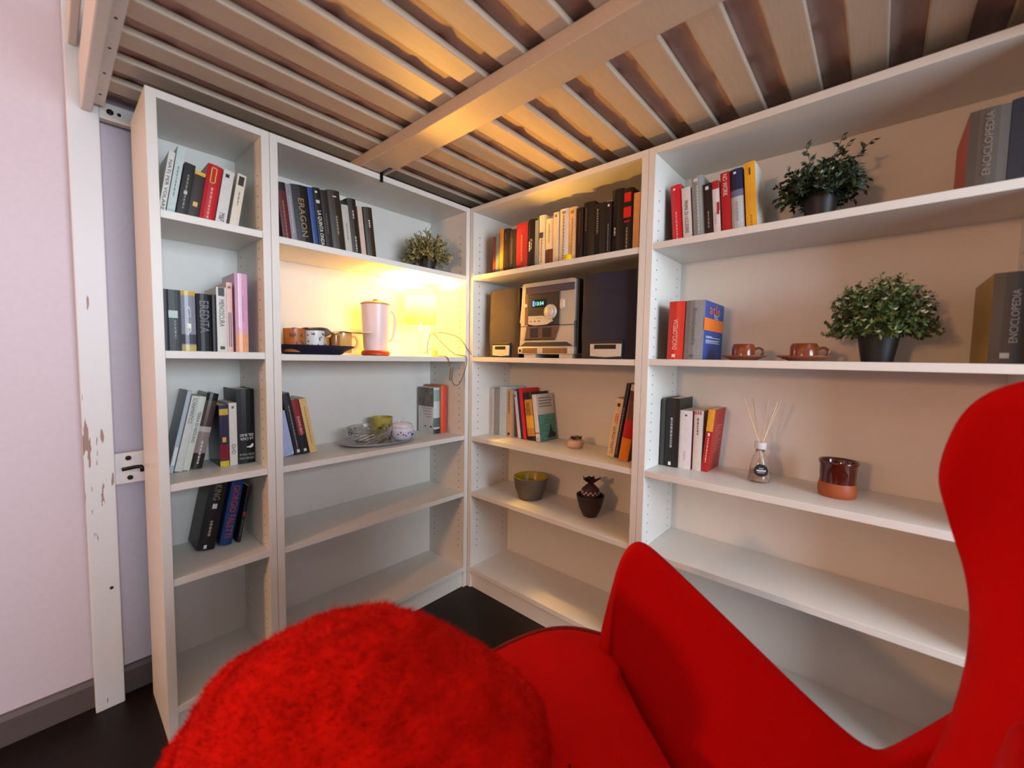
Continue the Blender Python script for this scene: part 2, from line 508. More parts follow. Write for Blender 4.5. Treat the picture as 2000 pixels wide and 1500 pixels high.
# ------------------------------------------------------------------ books
# key: unit, shelf, s0, w, h, lean, d, depth
BK = {}
BKLIST = '''
a1 1 1 -1.2407 .0160 .2098 9.3 .085
a2 1 1 -1.2217 .0201 .2347 9.3 .085
a3 1 1 -1.1977 .0283 .1873 9.3 .085
a4 1 1 -1.1685 .0285 .1701 9.3 .085
a5 1 1 -1.1375 .0414 .2060 9.3 .085
a6 1 1 -1.0931 .0309 .2020 9.3 .085
a7 1 1 -1.0522 .0267 .2019 9.3 .085
b1 2 1 -.8733 .0309 .2220 -6.3 .085
b2 2 1 -.8417 .0199 .2232 -6.3 .085
b3 2 1 -.8211 .0605 .2307 -6.3 .085
b4 2 1 -.7597 .0193 .2368 -6.3 .085
b5 2 1 -.7379 .0274 .2423 -6.3 .085
b6 2 1 -.7094 .0281 .2414 -6.3 .085
b7 2 1 -.6781 .0513 .2528 -6.3 .085
b8 2 1 -.6260 .0290 .2237 -6.3 .085
b9 2 1 -.5964 .0397 .2425 -6.3 .085
b10 2 1 -.5543 .0215 .2201 -6.3 .085
b11 2 1 -.5248 .0422 .2272 -6.3 .085
c1 1 2 -1.2391 .0126 .1931 0 .06
c2 1 2 -1.2257 .0309 .1934 0 .06
c3 1 2 -1.1943 .0380 .1938 0 .06
c4 1 2 -1.1536 .0401 .1902 0 .06
c5 1 2 -1.1115 .0123 .1916 0 .06
c6 1 2 -1.0987 .0287 .2184 0 .06
c7 1 2 -1.0695 .0170 .2379 0 .06
c8 1 2 -1.0437 .0386 .2744 0 .06
d1 1 3 -1.2271 .0120 .2836 12.2 .155
d2 1 3 -1.2117 .0214 .2638 12.2 .155
d3 1 3 -1.1893 .0192 .2609 12.2 .155
d4 1 3 -1.1690 .0353 .2691 12.2 .155
d5 1 3 -1.0840 .0271 .2240 0 .13
d6 1 3 -1.0543 .0242 .2306 0 .13
d7 1 3 -1.0298 .0578 .2788 0 .127
e1 1 4 -1.1586 .0540 .2500 11.2 .155
e2 1 4 -1.0899 .0388 .2409 11.2 .155
e3 1 4 -1.0342 .0120 .2115 11.2 .155
f1 2 3 -.8698 .0446 .1854 -10.6 .147
f2 2 3 -.8208 .0272 .2602 -10.6 .147
f3 2 3 -.7926 .0255 .2327 -10.6 .147
f4 2 3 -.7618 .0280 .2343 -10.6 .147
f6 2 3 -.1199 .0416 .2497 0 .14
f7 2 3 -.0778 .0382 .2611 0 .13
g1 3 1 .1088 .0185 .1959 0 .06
g2 3 1 .1278 .0230 .2085 0 .06
g3 3 1 .1549 .0249 .2261 0 .06
g4 3 1 .1803 .0351 .2218 0 .06
g5 3 1 .2172 .0446 .2091 0 .06
g6 3 1 .2635 .0720 .2272 0 .06
g7 3 1 .3388 .0452 .2335 0 .06
g8 3 1 .3845 .0202 .2227 0 .06
g9 3 1 .4056 .0361 .2388 0 .06
g10 3 1 .4440 .0439 .2144 0 .06
g11 3 1 .4899 .0273 .2351 0 .06
g12 3 1 .5207 .0507 .2413 0 .06
g13 3 1 .5735 .0358 .2386 0 .06
g14 3 1 .6129 .0323 .2275 0 .06
g15 3 1 .6457 .0549 .2417 0 .06
g16 3 1 .7010 .0529 .2246 0 .06
g17 3 1 .7545 .0257 .2202 0 .06
g18 3 1 .7807 .0493 .2612 0 .06
g19 3 1 .8305 .0398 .2538 0 .06
g20 3 1 .8758 .0255 .2266 0 .06
h1 3 3 .0270 .0365 .2556 0 .13
h2 3 3 .0644 .0380 .2552 0 .13
h3 3 3 .1042 .0513 .2661 0 .13
h4 3 3 .1560 .0374 .2552 0 .13
h5 3 3 .2315 .0200 .2483 -8.6 .141
h6 3 3 .2522 .0130 .2608 -8.6 .141
h7 3 3 .2682 .0195 .2653 -8.6 .141
h8 3 3 .2955 .0503 .2447 -8.6 .141
h9 3 3 .3529 .0260 .2388 -8.6 .141
h10 3 3 .7601 .0340 .2576 8.6 .118
h11 3 3 .7950 .0153 .3254 8.6 .118
h12 3 3 .8300 .0420 .3200 8.6 .085
i1 4 1 1.0247 .0375 .2203 -4.7 .085
i2 4 1 1.0657 .0299 .2022 -4.7 .085
i3 4 1 1.1009 .0385 .2329 -4.7 .085
i4 4 1 1.1417 .0263 .1968 -4.7 .085
i5 4 1 1.1702 .0223 .1991 -4.7 .085
i6 4 1 1.1979 .0289 .2197 -4.7 .085
i7 4 1 1.2280 .0388 .2220 -4.7 .085
i8 4 1 1.2719 .0322 .2325 -4.7 .085
i9 4 1 1.7600 .0660 .1850 0 .025
i10 4 1 1.8270 .0660 .1900 0 .025
j1 4 2 1.0314 .0574 .2111 .9 .05
j2 4 2 1.0922 .0655 .2100 .9 .05
j3 4 2 1.8210 .0740 .2150 0 .02
k0 4 3 .9890 .0165 .2631 0 .13
k1 4 3 1.0062 .0541 .2707 0 .127
k2 4 3 1.0608 .0467 .2260 0 .137
k3 4 3 1.1119 .0296 .2293 0 .143
k4 4 3 1.1420 .0234 .2377 4.5 .149
'''
for ln in BKLIST.strip().splitlines():
    q = ln.split()
    BK[q[0]] = [int(q[1]), int(q[2])] + [float(v) for v in q[3:]]

TOPN = 'narrow bookcase'


def B(key, spine, label, title=None, tcol='#E8E4DA', tlen=0.55, tpos=0.5, thick=0.42, mode='d', left=None, right=None,
      bands=(), depth=None, pages=True, hard=None, bars=None, extra=(), group=None, rough=0.42):
    """one book: cover (spine + two boards), page block, printed title and bands"""
    u, sh, s0, w, h, lean, d = BK[key]
    z = UZ[u][sh - 1]
    la = math.radians(lean)
    x0 = -w if lean > 0 else 0.0
    s = s0 + (w / math.cos(la) if lean > 0 else 0.0)
    loc, rz = at(u, s, d, z + 0.0004)
    t = thing('book', label, 'book', loc, rz, la, group)
    maxdep = DEP - 0.012 - d
    dp = min(depth or 0.155, maxdep)
    hard = hard if hard is not None else (w > 0.034)
    ct = 0.0028 if hard else 0.0012
    # cover: U profile
    n = 4
    bulge = min(0.006, w * 0.14) if hard else 0.0012
    outer = [(x0 + w * i / n, bulge * (1 - math.sin(math.pi * i / n))) for i in range(n + 1)]
    prof = [(x0, dp)] + outer + [(x0 + w, dp), (x0 + w - ct, dp), (x0 + w - ct, 0.006 + bulge), (x0 + ct, 0.006 + bulge), (x0 + ct, dp)]
    ml = [1] + [0] * n + [2, 2, 2, 3, 1, 1]
    mb = MB(); mb.prism(prof, 0, h, mi=0, mlist=ml)
    sm = mat(spine, rough, 0.05, 60)
    mm = [sm, mat(left or spine, rough, 0.05, 60), mat(right or spine, rough, 0.05, 60), PAGES]
    mb.obj('cover', mm, t)
    ins = 0.003 if hard else 0.0006
    mb = MB(); mb.box(x0 + ct + 0.0002, x0 + w - ct - 0.0002, 0.0062 + bulge, dp - ins, ins, h - ins); mb.obj('pages', PAGES, t)
    yf = -0.0006
    for (a, c, colr) in bands:
        # bands wrap the spine surface
        bb = MB()
        vs = []
        for (px, py) in outer:
            vs.append((px, py - 0.0004, a * h)); vs.append((px, py - 0.0004, c * h))
        bb.add(vs, [(2 * i, 2 * i + 2, 2 * i + 3, 2 * i + 1) for i in range(n)])
        bb.obj('spine_band', mat(colr, rough, 0.05, 60), t, fix=False)
    for (ax, az, bw, bh, colr) in extra:
        bb = MB(); bb.box(x0 + w * (ax - bw / 2), x0 + w * (ax + bw / 2), yf - 0.0004, yf + 0.0003 + bulge * 0.5, h * (az - bh / 2), h * (az + bh / 2))
        bb.obj('emblem', mat(colr, rough, 0.02), t)
    if title:
        L = tlen * h if mode in 'du' else tlen * w
        Ht = thick * w if mode in 'du' else thick * h
        lettering(title, L, Ht, (x0 + w / 2, yf - 0.0006, tpos * h), mat(tcol, 0.5, 0.0), t, mode)
    if bars:
        bb = MB()
        rnd = random.Random(key)
        for (fx, za, zb, colr) in bars:
            zz = zb * h
            while zz > za * h:
                ln = rnd.uniform(0.005, 0.013)
                bb.box(x0 + w * fx - w * 0.07, x0 + w * fx + w * 0.07, yf - 0.0003, yf + 0.001, max(za * h, zz - ln), zz)
                zz -= ln + 0.003
        bb.obj('print', mat(bars[0][3], 0.5, 0.0), t)
    return t, x0, w, h, dp


N = 'narrow bookcase'
# --- narrow bookcase, top shelf
B('a1', '#DEDAD2', 'slim white paperback at the left end of the narrow bookcase top shelf', 'NATI PER VOLARE', '#33302C', .78, .48, .5)
B('a2', '#C6D3CC', 'tall pale teal paperback, tallest on the narrow bookcase top shelf', bars=[(.5, .30, .72, '#6F8286')], bands=[(.0, .12, '#A9C3C4')])
B('a3', '#1D1815', 'black book between the pale teal book and the brown one', bars=[(.5, .2, .8, '#8C8780')], extra=[(.5, .48, .3, .06, '#C8C2B8')])
B('a4', '#33231C', 'low dark brown book with a yellow page top and round gold emblem', extra=[(.5, .35, .42, .09, '#E3B36A')], left='#33231C', bands=[(.93, 1.0, '#E0B23C')])
B('a5', '#C0202A', 'bright red book with a gold frame on the narrow bookcase top shelf', bars=[(.5, .1, .62, '#E58A7E')], extra=[(.28, .82, .06, .26, '#F2C04A'), (.6, .82, .06, .26, '#F2C04A'), (.44, .945, .38, .012, '#F2C04A'), (.44, .695, .38, .012, '#F2C04A')])
B('a6', '#D9D3CC', 'white paperback with a black dot right of the red book', 'M&F', '#2B2724', .14, .18, .5, extra=[(.4, .9, .35, .06, '#2B2724')])
B('a7', '#DFD3BE', 'cream paperback at the right end of the narrow bookcase top shelf', bars=[(.5, .45, .68, '#8D8577')], extra=[(.5, .88, .6, .16, '#2E2A26')])
# --- lamp bookcase, top shelf
B('b1', '#5A1B1A', 'dark red book at the left end of the row below the beam end', bars=[(.5, .08, .7, '#A4655A')], bands=[(.86, 1, '#1B1514')])
B('b2', '#8F8790', 'grey mauve slim book left of the book titled in gold', bars=[(.5, .2, .8, '#C9C2C6')], bands=[(.0, .06, '#E6E2DE')])
B('b3', '#1B1A1D', 'wide black book with the gold title ERAGON', 'ERAGON', '#A5875A', .62, .47, .36)
B('b4', '#2F4A86', 'narrow blue book right of the gold titled black book', rough=.35)
B('b5', '#12100F', 'black book with the bold white title LA QUINTA ONDA', 'LA QUINTA ONDA', '#EDE9E0', .55, .36, .62, extra=[(.5, .78, .5, .05, '#CFC9C0'), (.4, .93, .3, .03, '#E8E4DC')])
B('b6', '#241C16', 'brown black book right of LA QUINTA ONDA', bars=[(.5, .3, .62, '#6A5F52')])
B('b7', '#33281F', 'thick dark brown book, widest of the row below the beam end', bars=[(.5, .3, .6, '#8E8272')], extra=[(.5, .9, .3, .02, '#C9BCA8')])
B('b8', '#BDB7AE', 'short grey white book between two dark brown ones', bars=[(.5, .3, .6, '#948C82')], bands=[(.93, 1, '#1E1916')])
B('b9', '#2B2018', 'dark brown book with small white lettering right of the grey white one', bars=[(.5, .1, .36, '#BFB3A2'), (.5, .66, .8, '#BFB3A2')])
B('b10', '#CFB7A6', 'slim pinkish book between the last two dark brown books', hard=False)
B('b11', '#33271A', 'dark brown book at the right end of the row below the beam end', bars=[(.5, .62, .76, '#E0D6C4')])
# --- narrow bookcase, second shelf
B('c1', '#17171A', 'thin black book at the left end of the narrow bookcase second shelf')
B('c2', '#17181C', 'black book with a pale green label on the narrow bookcase second shelf', bars=[(.5, .2, .5, '#8C8F90')], extra=[(.35, .6, .75, .12, '#B9C9BF')])
B('c3', '#8F929C', 'shiny silver and gold book on the narrow bookcase second shelf', 'G A', '#D8DAE0', .5, .5, .3, bands=[(0, .1, '#C9B169'), (.93, 1, '#D8AE4A'), (.12, .28, '#4C4F58')], rough=.22, extra=[(.5, .42, .3, .08, '#E4D6A4')])
B('c4', '#1A1A1F', 'black book with tall grey title letters beside the silver book', 'EREDITA', '#77767C', .55, .6, .62)
B('c5', '#121113', 'thin black book squeezed left of the white one', hard=False)
B('c6', '#D6CFC5', 'white paperback with black title on the narrow bookcase second shelf', 'MENOSCURA', '#2C2926', .42, .6, .5, extra=[(.5, .93, .6, .13, '#2E2A27'), (.5, .06, .45, .05, '#2E2A27')])
B('c7', '#E0B4A6', 'slim salmon book with two purple stripes', extra=[(.36, .32, .14, .5, '#5A4A74'), (.68, .32, .14, .5, '#5A4A74'), (.5, .93, .5, .03, '#7A4A44')])
B('c8', '#D9A3BE', 'tall pink book with an orange foot, tallest on that shelf', bands=[(0, .22, '#E6A57C'), (.22, .27, '#DDA59C')], bars=[(.6, .38, .72, '#B48CB4')], rough=.3, extra=[(.25, .65, .1, .68, '#F0DCE6')])
# --- narrow bookcase, third shelf
B('d1', '#AEBCC2', 'thin blue grey book leaning leftmost on the narrow bookcase third shelf', left='#7F8B92', extra=[(.5, .2, .7, .22, '#DDE0DE')])
B('d2', '#CFCFC8', 'white leaning paperback with a black title at its top', 'SCARAMANTICO', '#2B2A28', .34, .80, .55)
B('d3', '#CBD3C6', 'pale green leaning paperback titled TERRA DI NESSUNO', 'TERRA DI NESSUNO', '#2F3A33', .42, .58, .5)
B('d4', '#4A3A33', 'leaning brown photo-covered book, last of the four that lean together', bands=[(0, .2, '#2A2424'), (.2, .48, '#8D7F7C'), (.48, .55, '#B9AFAA'), (.9, 1, '#191413')], bars=[(.5, .06, .36, '#C9C2BE')], rough=.25)
B('d5', '#2A2A45', 'upright navy book with gold ends and a red title block', bands=[(0, .09, '#CDB83A'), (.09, .36, '#7A2230'), (.84, .94, '#C9A83C')], extra=[(.5, .44, .42, .08, '#D8AC5A')], left='#191722', rough=.25)
B('d6', '#D8D2C8', 'white upright paperback titled OrO beside the thick black book', 'OrO', '#2C2A27', .16, .26, .5, extra=[(.5, .93, .3, .04, '#6B6660')])
t7 = B('d7', '#131214', 'thick black hardback with its white title LA CASA DEL BUIO upside down', 'LA CASA', '#F2F0EC', .72, .335, .035, mode='r', left='#1C1C1F', depth=.165)
lettering('DEL BUIO', .75 * t7[2], .035 * t7[3], (t7[1] + t7[2] / 2, -.0012, .385 * t7[3]), mat('#F2F0EC', .5, 0), t7[0], 'r')
lettering('PETER STRAUB', .82 * t7[2], .03 * t7[3], (t7[1] + t7[2] / 2, -.0012, .125 * t7[3]), mat('#A9A8A8', .5, 0), t7[0], 'r')
lettering('STEPHEN KING', .82 * t7[2], .03 * t7[3], (t7[1] + t7[2] / 2, -.0012, .075 * t7[3]), mat('#A9A8A8', .5, 0), t7[0], 'r')
bb = MB(); bb.prism([(t7[1] + .026, .062), (t7[1] + .040, .066), (t7[1] + .047, .074), (t7[1] + .051, .072), (t7[1] + .049, .062), (t7[1] + .042, .058)], -.0014, -.0009, axis='y'); bb.obj('emblem', mat('#EDEBE6', .5, 0), t7[0])
# --- narrow bookcase, fourth shelf
B('e1', '#141416', 'thick black leaning hardback at the left of the narrow bookcase fourth shelf', 'KING', '#8A7B62', .22, .83, .38, bars=[(.5, .2, .42, '#9A948A')], extra=[(.5, .63, .26, .07, '#CFCBC4'), (.42, .05, .16, .05, '#E8E6E2')], left='#1D1D20', depth=.135)
B('e2', '#1F3F73', 'blue leaning hardback with the red title GIORGIO FALETTI', 'GIORGIO FALETTI', '#B5452E', .80, .52, .55, depth=.13, rough=.25)
B('e3', '#1A181A', 'thin black book leaning at the right of the blue one', extra=[(.5, .5, .5, .08, '#B03A52')], bars=[(.5, .1, .4, '#8A8890')])
# --- lamp bookcase, third shelf
B('f1', '#A9B6DA', 'low light blue book at the left end of the lamp bookcase third shelf', hard=False)
B('f2', '#18171A', 'tall black book leaning left beside the light blue one', bars=[(.5, .1, .8, '#8F9094')], extra=[(.5, .06, .4, .05, '#DDDCD8')])
B('f3', '#8C1F26', 'dark red leaning book with a black foot', 'DANUBIO', '#E8C8BC', .34, .52, .4, bands=[(0, .36, '#16181A')], extra=[(.5, .07, .4, .05, '#DDDCD8')])
B('f4', '#DDB878', 'tan yellow leaning book, rightmost of its four', bars=[(.5, .15, .85, '#B28C54')])
q = B('f6', '#B9CFCB', 'book with a black and white photo cover in the corner of the lamp bookcase', left='#D9D8D8', bands=[(0, .1, '#2F3434'), (.14, .34, '#4F6A68'), (.7, .95, '#7FA3A0')], depth=.14)
bb = MB(); bb.box(q[1] - .0012, q[1] - .0002, .004, .137, .58 * q[3], .99 * q[3]); bb.obj('cover_photo', mat('#6E675F', .4, .45, 26), q[0])
bb = MB()
for kk, zz in enumerate((.53, .47, .41, .35)):
    bb.box(q[1] - .0010, q[1] - .0002, .02, .11 - .012 * kk, zz * q[3], zz * q[3] + .003)
bb.obj('print', mat('#8C8A90', .5, 0), q[0])
bb = MB(); bb.box(q[1] - .0010, q[1] - .0002, .02, .034, .13 * q[3], .16 * q[3]); bb.box(q[1] - .0010, q[1] - .0002, .07, .08, .13 * q[3], .16 * q[3]); bb.obj('emblem', mat('#3C3A44', .5, 0), q[0])
B('f7', '#D5482C', 'orange red book at the right end of the lamp bookcase third shelf', depth=.15, left='#B8763F')
# --- stereo bookcase, top shelf
B('g1', '#7E3A30', 'thin rust red book at the left end of the long row above the stereo', hard=False)
B('g2', '#7C8B88', 'thin grey green book second in the row above the stereo', hard=False)
B('g3', '#D99A3A', 'narrow orange yellow book in the row above the stereo')
B('g4', '#3A2A1E', 'dark brown book right of the orange yellow one', hard=True, bars=[(.5, .75, .9, '#7A6A58')])
B('g5', '#3D2F25', 'shorter dark brown book left of the wide red one', bars=[(.5, .2, .8, '#6B5B4C')])
B('g6', '#A62D2B', 'wide red book above the stereo', bars=[(.55, .2, .75, '#C86A5C')])
B('g7', '#1B1310', 'black book with white lettering right of the wide red book', 'IT FON', '#DDD5C8', .2, .5, .3, bars=[(.28, .36, .56, '#DDD5C8')])
B('g8', '#8C9096', 'narrow blue grey book above the stereo')
B('g9', '#E2D2B4', 'cream book with brown scratchy lettering above the stereo', bars=[(.5, .1, .65, '#8A6A44')], extra=[(.45, .62, .5, .10, '#54402C')])
B('g10', '#E4D2B4', 'shorter cream book with a brown foot above the stereo', bands=[(0, .36, '#6A3A1F')], bars=[(.5, .5, .88, '#B09A74')])
B('g11', '#E0CFB0', 'narrow cream paperback right of the brown footed one', extra=[(.5, .93, .3, .04, '#6B5238')])
B('g12', '#DCD3C4', 'wide white book with grey lettering in the row above the stereo', bars=[(.5, .1, .88, '#8F8578')], extra=[(.5, .93, .3, .05, '#8F8578')])
B('g13', '#DDB684', 'tan book right of the wide white one, behind a yellow cap', bars=[(.5, .15, .8, '#A87C48')], extra=[(.5, .91, .4, .06, '#A87C48')])
B('g14', '#241510', 'brown black book first of the dark run above the stereo', bars=[(.5, .3, .9, '#50382C')])
B('g15', '#15100D', 'wide black book second of the dark run above the stereo', bars=[(.3, .5, .9, '#4C443C')])
B('g16', '#130F10', 'lower wide black book third of the dark run above the stereo', bars=[(.3, .45, .9, '#7A736B')])
B('g17', '#15151C', 'narrow blue black book with a white dot in the dark run', bars=[(.5, .1, .6, '#80828C')], extra=[(.5, .93, .3, .04, '#E6E6EA')])
B('g18', '#120E0E', 'tallest black book of the dark run above the stereo', bars=[(.35, .3, .42, '#B8B2AA')])
B('g19', '#14100F', 'black book with two red blots beside the tallest one', extra=[(.5, .86, .7, .14, '#E0242A'), (.5, .63, .8, .16, '#E0242A'), (.5, .49, .6, .03, '#B01E22')], bars=[(.5, .05, .4, '#A9A196')])
B('g20', '#D9A877', 'slim tan book at the right end of the row above the stereo', hard=False)
# --- stereo bookcase, third shelf
B('h1', '#BFC0C2', 'light grey book at the left end of the shelf below the stereo', hard=False, bars=[(.5, .1, .8, '#9A9CA2')])
B('h2', '#8A8C8F', 'mid grey book second on the shelf below the stereo', hard=False)
B('h3', '#AFC6D8', 'light blue book on the shelf below the stereo', hard=False, depth=.15)
B('h4', '#B79A80', 'tan book with dark marks on the shelf below the stereo', bars=[(.5, .5, .95, '#3B2C22')], extra=[(.5, .07, .4, .05, '#2B2420')], hard=False)
B('h5', '#C2C3DC', 'lilac white slim book leaning left below the stereo', extra=[(.4, .9, .4, .04, '#4A4A5A')])
B('h6', '#23233C', 'navy slim book leaning beside the lilac one')
B('h7', '#C8262A', 'red leaning book below the stereo', right='#C8262A', depth=.145, hard=False)
B('h8', '#C08A34', 'ochre leaning book with a black top and foot', 'VINCENZI', '#3A2510', .26, .66, .5, bands=[(0, .08, '#1C1614'), (.85, 1, '#17120F'), (.25, .5, '#E0A92E')], right='#2A1A14', depth=.148)
q = B('h9', '#D6D2D0', 'paperback showing a sea-green cover with a dark figure', right='#C4B9A8', bands=[(.0, .09, '#B9B2AE'), (.17, .19, '#5A2E2A')], depth=.145, hard=False)
xr = q[1] + q[2]
bb = MB(); bb.box(xr + .0002, xr + .001, .003, .142, .0, .56 * q[3]); bb.obj('cover_picture', mat('#4F8577', .4, .35, 30, stretch=(1, 1, 4)), q[0])
bb = MB(); bb.prism([(.065, .012), (.13, .010), (.138, .026), (.112, .042), (.104, .060), (.100, .078), (.094, .078), (.092, .058), (.082, .036)], xr + .001, xr + .0016, axis='x'); bb.obj('cover_figure', mat('#1A2422', .5, 0), q[0])
bb = MB()
for zz, ya, yb in ((.90, .02, .12), (.84, .018, .125), (.78, .018, .12), (.72, .018, .125)):
    bb.box(xr + .0002, xr + .001, ya, yb, zz * q[3], zz * q[3] + .006)
bb.obj('print', mat('#7E7468', .5, 0), q[0])
B('h10', '#E3CBA2', 'cream paperback GIORGIO FALETTI leaning right below the stereo', 'GIORGIO FALETTI', '#33271C', .46, .29, .42, extra=[(.5, .89, .35, .06, '#2A211A')], bars=[(.4, .58, .74, '#D8573A'), (.65, .58, .74, '#D8573A')], depth=.13)
B('h11', '#2A2624', 'tall thin dark book between the two leaning ones below the stereo', bars=[(.5, .05, .68, '#B4AEA4')], depth=.13)
B('h12', '#5E2018', 'dark book with an orange foot tucked against the right panel below the stereo', bands=[(0, .3, '#D0781F'), (.3, .55, '#A81E1A'), (.55, .8, '#6A3A24'), (.92, 1, '#C9B49A')], left='#1E1A18', depth=.15, rough=.25)
# --- wide bookcase, top shelf
B('i1', '#C81F2A', 'bright red hardback at the left end of the wide bookcase top shelf', bars=[(.5, .05, .55, '#E87A74')], extra=[(.4, .93, .2, .03, '#E8DAD6')], left='#5A1A1C', rough=.3)
B('i2', '#D5C8C2', 'pinkish white paperback titled PRIMA DI UCCIDERE', 'PRIMA DI UCCIDERE', '#2B2726', .58, .47, .42)
B('i3', '#8E9392', 'grey hardback taller than its neighbours on the wide bookcase top shelf', bars=[(.5, .1, .85, '#B5BAB8')], extra=[(.4, .94, .35, .05, '#C4C9C7')])
B('i4', '#191415', 'black slim book right of the grey hardback', bars=[(.5, .2, .5, '#8C8784')], extra=[(.45, .92, .4, .06, '#DDDAD6')])
B('i5', '#DDD0D0', 'white slim book with a red rose top and red drips', bands=[(.86, 1, '#B02026')], extra=[(.8, .55, .35, .14, '#A8242C'), (.75, .45, .3, .08, '#A8242C')], bars=[(.4, .25, .45, '#B7A5A5')])
B('i6', '#B0141E', 'deep red book titled NO WORK in white', 'NO WORK', '#EBD6D0', .34, .80, .5, right='#6A1016')
B('i7', '#BFC2C6', 'book fading from navy top to silver foot', bands=[(.68, 1, '#25254A'), (.58, .68, '#6E7090')], bars=[(.5, .2, .5, '#9CA0A6')], extra=[(.4, .94, .2, .03, '#E8E6F0')], right='#15121A')
B('i8', '#E8A92A', 'yellow book at the right end of the row beside the plant', right='#D8D2C6', extra=[(.5, .87, .12, .1, '#4A3412')], bars=[(.5, .05, .25, '#B27E1C')], depth=.14)
B('i9', '#57504A', 'grey brown encyclopedia volume with an orange side at the top right', left='#C0392A', depth=.24, title='ENCICLOPEDIA', tcol='#857C74', tlen=.8, tpos=.55, thick=.2, mode='u')
B('i10', '#2B3A4C', 'dark blue encyclopedia volume at the top right edge', depth=.24, title='ENCICLOPEDIA', tcol='#8FA0AC', tlen=.8, tpos=.5, thick=.2, mode='u')
# --- wide bookcase, second shelf
tj = B('j1', '#CF2F22', 'thick red encyclopedia volume on the shelf with the brown cups', 'ENCICLOPEDIA', '#EBC3B4', .52, .43, .30, mode='u', left='#4A1814', extra=[(.45, .06, .2, .05, '#EBD6CE')], depth=.2)
q = B('j2', '#838688', 'thick grey volume with a blue and orange cover beside the brown cup', 'Enciclopedia', '#54585C', .62, .55, .22, left='#8A8D8F', right='#2C4C96', extra=[(.45, .06, .2, .05, '#54585C')], depth=.235)
xr = q[1] + q[2]
bb = MB(); bb.box(xr + .0002, xr + .001, .004, .232, .50 * q[3], .71 * q[3]); bb.obj('cover_band', mat('#F07A24', .4, .04), q[0])
lettering('atle', .13, .036, (xr + .0014, .118, .87 * q[3]), mat('#E2714C', .5, 0), q[0], 'h', 'right')
lettering('tic', .05, .02, (xr + .0014, .135, .765 * q[3]), mat('#D9DDE6', .5, 0), q[0], 'h', 'right')
bb = MB()
for zz, yb in ((.395, .10), (.375, .20), (.33, .20), (.31, .18), (.285, .20)):
    bb.box(xr + .0002, xr + .001, .03, yb, zz * q[3], zz * q[3] + .0022)
bb.obj('print', mat('#D5DAE6', .5, 0), q[0])
B('j3', '#2B2A2A', 'black encyclopedia volume with a mustard side right of the white-flowered plant', 'ENCICLOPEDIA', '#7C7872', .58, .52, .18, mode='u', left='#A8842C', depth=.26, extra=[(.35, .09, .2, .06, '#8A867E')])
# --- wide bookcase, third shelf
B('k0', '#3B3D3C', 'thin charcoal book against the left panel of the wide bookcase third shelf', hard=False)
B('k1', '#151618', 'thick black hardback left of the white book and the reed diffuser', bars=[(.5, .28, .72, '#9A9C98')], extra=[(.45, .05, .18, .05, '#E4E4E0')], right='#202326', depth=.15)
B('k2', '#D6D2D4', 'white paperback right of the thick black hardback', hard=False, extra=[(.5, .92, .16, .03, '#56525A')], bars=[(.5, .15, .3, '#B9B4B8')], right='#7A2E36')
B('k3', '#CFC7BF', 'white book with slanted red stripes at its top', hard=False, bars=[(.5, .6, .88, '#5A524C')], extra=[(.2, .965, .12, .06, '#A83A34'), (.5, .965, .12, .06, '#A83A34'), (.8, .965, .12, .06, '#A83A34')])
q = B('k4', '#A8201F', 'red leaning book with a yellow block on the spine', bands=[(.65, 1, '#E3A02C')], bars=[(.5, .15, .55, '#E8B8A8')], right='#A8221F', depth=.145, hard=False, extra=[(.5, .6, .3, .05, '#EBD0C4')])
xr = q[1] + q[2]
bb = MB()
for kk in range(11):
    bb.box(xr + .0002, xr + .0009, .04, .10 + .02 * math.sin(kk * 2.1), (.30 + .042 * kk) * q[3], (.30 + .042 * kk) * q[3] + .0028)
bb.obj('print', mat('#D8776A', .5, 0), q[0])
# small yellow cap in front of the tan book
loc, rz = at(3, .592, .035, UZ[3][0])
b = MB(); b.lathe([(.018, 0), (.019, .004), (.019, .022), (.016, .028), (.008, .030)], n=24)
o = b.obj('bottle_cap', mat('#F0C81E', .35, .03)); o.location = loc
tag(o, 'small yellow cap standing before the tan book above the stereo', 'cap')

# ------------------------------------------------------------------ lamp on the shelf
LX, LY, LZ = -.221, .122, UZ[2][1]
lamp = thing('table_lamp', 'lit table lamp with a drum shade on the shelf in the corner', 'lamp', (LX, LY, LZ))
b = MB(); b.lathe([(.058, 0), (.058, .006), (.052, .010), (.008, .013)], n=32); b.obj('base', mat('#D8D2C6', .35, .02), lamp, sharp=40)
b = MB(); b.lathe([(.006, .012), (.006, .215)], n=12); b.obj('stem', mat('#D8D2C6', .35, .02), lamp)
b = MB()
b.lathe([(.078, .165), (.073, .330), (.0715, .330), (.0765, .165), (.078, .165)], n=48, cap=False)
shade_m = bpy.data.materials.new('lamp_shade_fabric'); shade_m.use_nodes = True
nt = shade_m.node_tree; nt.nodes.clear()
out = nt.nodes.new('ShaderNodeOutputMaterial'); dif = nt.nodes.new('ShaderNodeBsdfDiffuse'); trl = nt.nodes.new('ShaderNodeBsdfTranslucent')
mixn = nt.nodes.new('ShaderNodeMixShader'); mixn.inputs[0].default_value = .8
wv = nt.nodes.new('ShaderNodeTexNoise'); wv.inputs['Scale'].default_value = 120
rp = nt.nodes.new('ShaderNodeValToRGB'); rp.color_ramp.elements[0].color = (.88, .80, .60, 1); rp.color_ramp.elements[1].color = (.93, .86, .66, 1)
nt.links.new(wv.outputs['Fac'], rp.inputs['Fac'])
nt.links.new(rp.outputs['Color'], dif.inputs[0]); nt.links.new(rp.outputs['Color'], trl.inputs[0])
nt.links.new(dif.outputs[0], mixn.inputs[1]); nt.links.new(trl.outputs[0], mixn.inputs[2]); nt.links.new(mixn.outputs[0], out.inputs[0])
